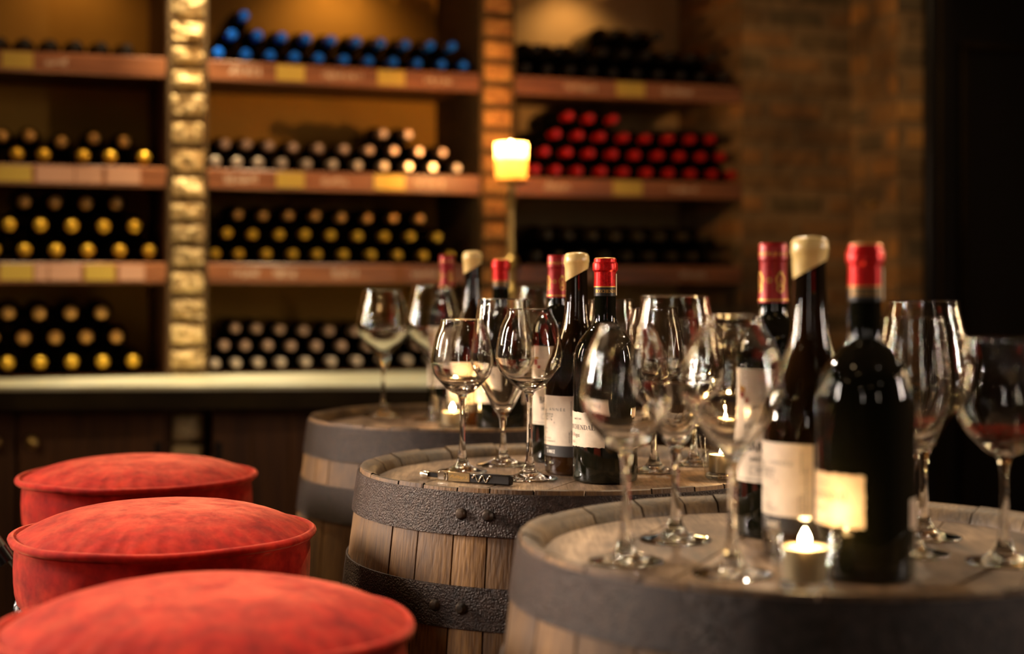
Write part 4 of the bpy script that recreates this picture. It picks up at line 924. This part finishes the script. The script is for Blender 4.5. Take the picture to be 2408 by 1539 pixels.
wine_glass(gx(1722, 1.369), 1.369, HN, 0.2350, 0.0270, 0.0470, 0.108, 0.037, 'V', 'blurred glass between the bottles and the tealight, nearest barrel')
wine_glass(gx(2172, 1.575), 1.575, HN, 0.2470, 0.0360, 0.0500, 0.095, 0.039, 'V', 'tall blurred glass at the back right of the nearest barrel', 0.018)
wine_glass(gx(2145, 1.475), 1.475, HN, 0.2310, 0.0300, 0.0390, 0.105, 0.036, 'U', 'blurred glass partly behind the big red capped bottle')
wine_glass(gx(2362, 1.430), 1.430, HN, 0.2137, 0.0400, 0.0450, 0.105, 0.036, 'U', 'rightmost blurred glass holding a little red wine', 0.020)
wine_glass(gx(1722, 3.12), 3.12, HQ, 0.2030, 0.0340, 0.0400, 0.095, 0.036, 'U', 'small glass on the farthest barrel behind the tealight flame')

# ------------------------------------------------------------------ tealights in glass cups
def tealight(X, Y, z, h, rt, rb_, label, zc, power, two=False):
    t = thing('tealight_holder', label, 'candle', (X, Y, z + 0.0004), R.uniform(0, 6), 'tealights in clear glass cups')
    B().lathe([(0, 0.0004), (rb_ * .9, 0.0), (rb_ - 0.001, 0.0015), (rb_ - 0.0008, 0.0062), (rb_ * .9, 0.0074), (0, 0.0068)], 48).make('glass_base', M['glass'], t, True, 50)
    pr = [(rb_ * .92, 0.0002), (rb_, 0.002), (rb_ * 1.02, 0.006), (rt - 0.0003, h - 0.0016), (rt + 0.0004, h - 0.0009), (rt + 0.0003, h - 0.0002), (rt - 0.0005, h), (rt - 0.0011, h - 0.0005), (rt - 0.0010, h - 0.0014)]
    B().lathe(pr, 56).make('glass_cup', M['thin'], t, True, 40)
    rc = min(0.0190, rb_ - 0.003); z0 = 0.0088
    B().lathe([(0, z0), (rc - 0.001, z0), (rc, z0 + 0.001), (rc, zc + 0.001), (rc - 0.0005, zc + 0.0012), (rc - 0.0008, zc - 0.001)], 40).make('tin_cup', M['tealcup'], t)
    B().lathe([(0, zc - 0.0005), (rc * .5, zc - 0.0005), (rc - 0.0009, zc), (rc - 0.0009, z0 + 0.001), (0, z0 + 0.001)], 40).make('wax', M['tealwax'], t)
    fl = [(0, 0.4)] 
    for dx in ((0.0, 0.0075) if two else (0.0,)):
        s_ = 1.0 if dx == 0 else 0.7
        B().tube([(dx, 0, zc - 0.001), (dx + 0.0004, 0, zc + 0.004)], 0.0007, 6).make('wick', M['ink'], t)
        B().lathe([(r_ * 0.75 * s_, zc + 0.002 + z_ * 0.46 * s_) for r_, z_ in FL], 16, c=(dx, 0)).make('flame', M['flame'], t)
    bulb('tealight_light', (X, Y, z + zc + 0.021), power * 0.5, CAND, 0.003)
tealight(gx(1893, 1.30), 1.300, HN, 0.057, 0.0325, 0.0235, 'large blurred lit tealight in a glass cup on the nearest barrel', 0.036, 0.22)
tealight(gx(1699, 2.09), 2.090, HM, 0.060, 0.0330, 0.0240, 'sharp lit tealight in a glass cup, edge of the corkscrew barrel', 0.032, 0.5, True)
tealight(gx(1064, 2.70), 2.700, HF, 0.058, 0.0330, 0.0250, 'lit tealight in a glass cup on the barrel behind', 0.030, 0.7)
tealight(gx(1712, 2.97), 2.970, HQ, 0.056, 0.0320, 0.0240, 'small lit tealight on the farthest barrel behind the glasses', 0.022, 0.6)

# ------------------------------------------------------------------ corkscrew
c0 = Vector((px2(992, 2.085), 2.085, 0)); c1 = Vector((px2(1204, 2.009), 2.009, 0)); cl = (c1 - c0).length; ca = math.atan2(c1.y - c0.y, c1.x - c0.x)
ck = thing('corkscrew', 'folded black and brass waiter corkscrew lying on the barrel head', 'corkscrew', (c0.x, c0.y, HM + 0.0005), ca)
L_ = cl
bk = B(); bk.box(L_ * .50, L_ - 0.0005, -0.0050, 0.0050, 0.0, 0.0135, bev=0.0018); bk.box(L_ * .30, L_ * .52, -0.0046, 0.0046, 0.0015, 0.0120, bev=0.0014); bk.make('handle', M['blackplastic'], ck)
B().box(L_ * .325, L_ * .565, -0.0060, -0.0046, 0.0008, 0.0132, bev=0.0006).make('brass_plate', M['plate'], ck)
vs, fs, wd = text2d("Pulltap's", 0.0076, 0.5, 0.0); sc_ = L_ * .20 / wd
B().add([(L_ * .345 + x * sc_, -0.00615, 0.0052 + y * 0.8) for x, y in vs], fs).make('engraved_lettering', M['goldprint'], ck, False)
lv = B(); lv.box(L_ * .20, L_ * .285, -0.0055, 0.0055, 0.0010, 0.0128, bev=0.001); lv.box(L_ * .29, L_ * .315, -0.0052, 0.0052, 0.0, 0.0125, bev=0.001); lv.make('hinge_block', M['chrome'], ck)
B().box(L_ * .06, L_ * .22, -0.0028, 0.0028, 0.0035, 0.0095, bev=0.001).make('lever_arm', M['blackfoil'], ck)
B().box(L_ * .06, L_ * .20, -0.0040, 0.0040, 0.0100, 0.0112, bev=0.0005).make('lever_top', M['chrome'], ck)
B().lathe([(0, 0), (0.0052, 0), (0.0058, 0.001), (0.0058, L_ * .085), (0.0052, L_ * .09), (0, L_ * .09)], 24, xf=lambda x, y, z: (z, x, y + 0.0062)).make('lever_foot', M['chrome'], ck)
wm = B(); n = 90
wm.tube([(L_ * .60 + L_ * .20 * i / n, -0.0052 - 0.0016 * max(0, math.cos(2 * math.pi * 2.4 * i / n)), 0.0068 + 0.0040 * math.sin(2 * math.pi * 2.4 * i / n)) for i in range(n + 1)], 0.0012, 8); wm.make('spiral_worm', M['chrome'], ck)
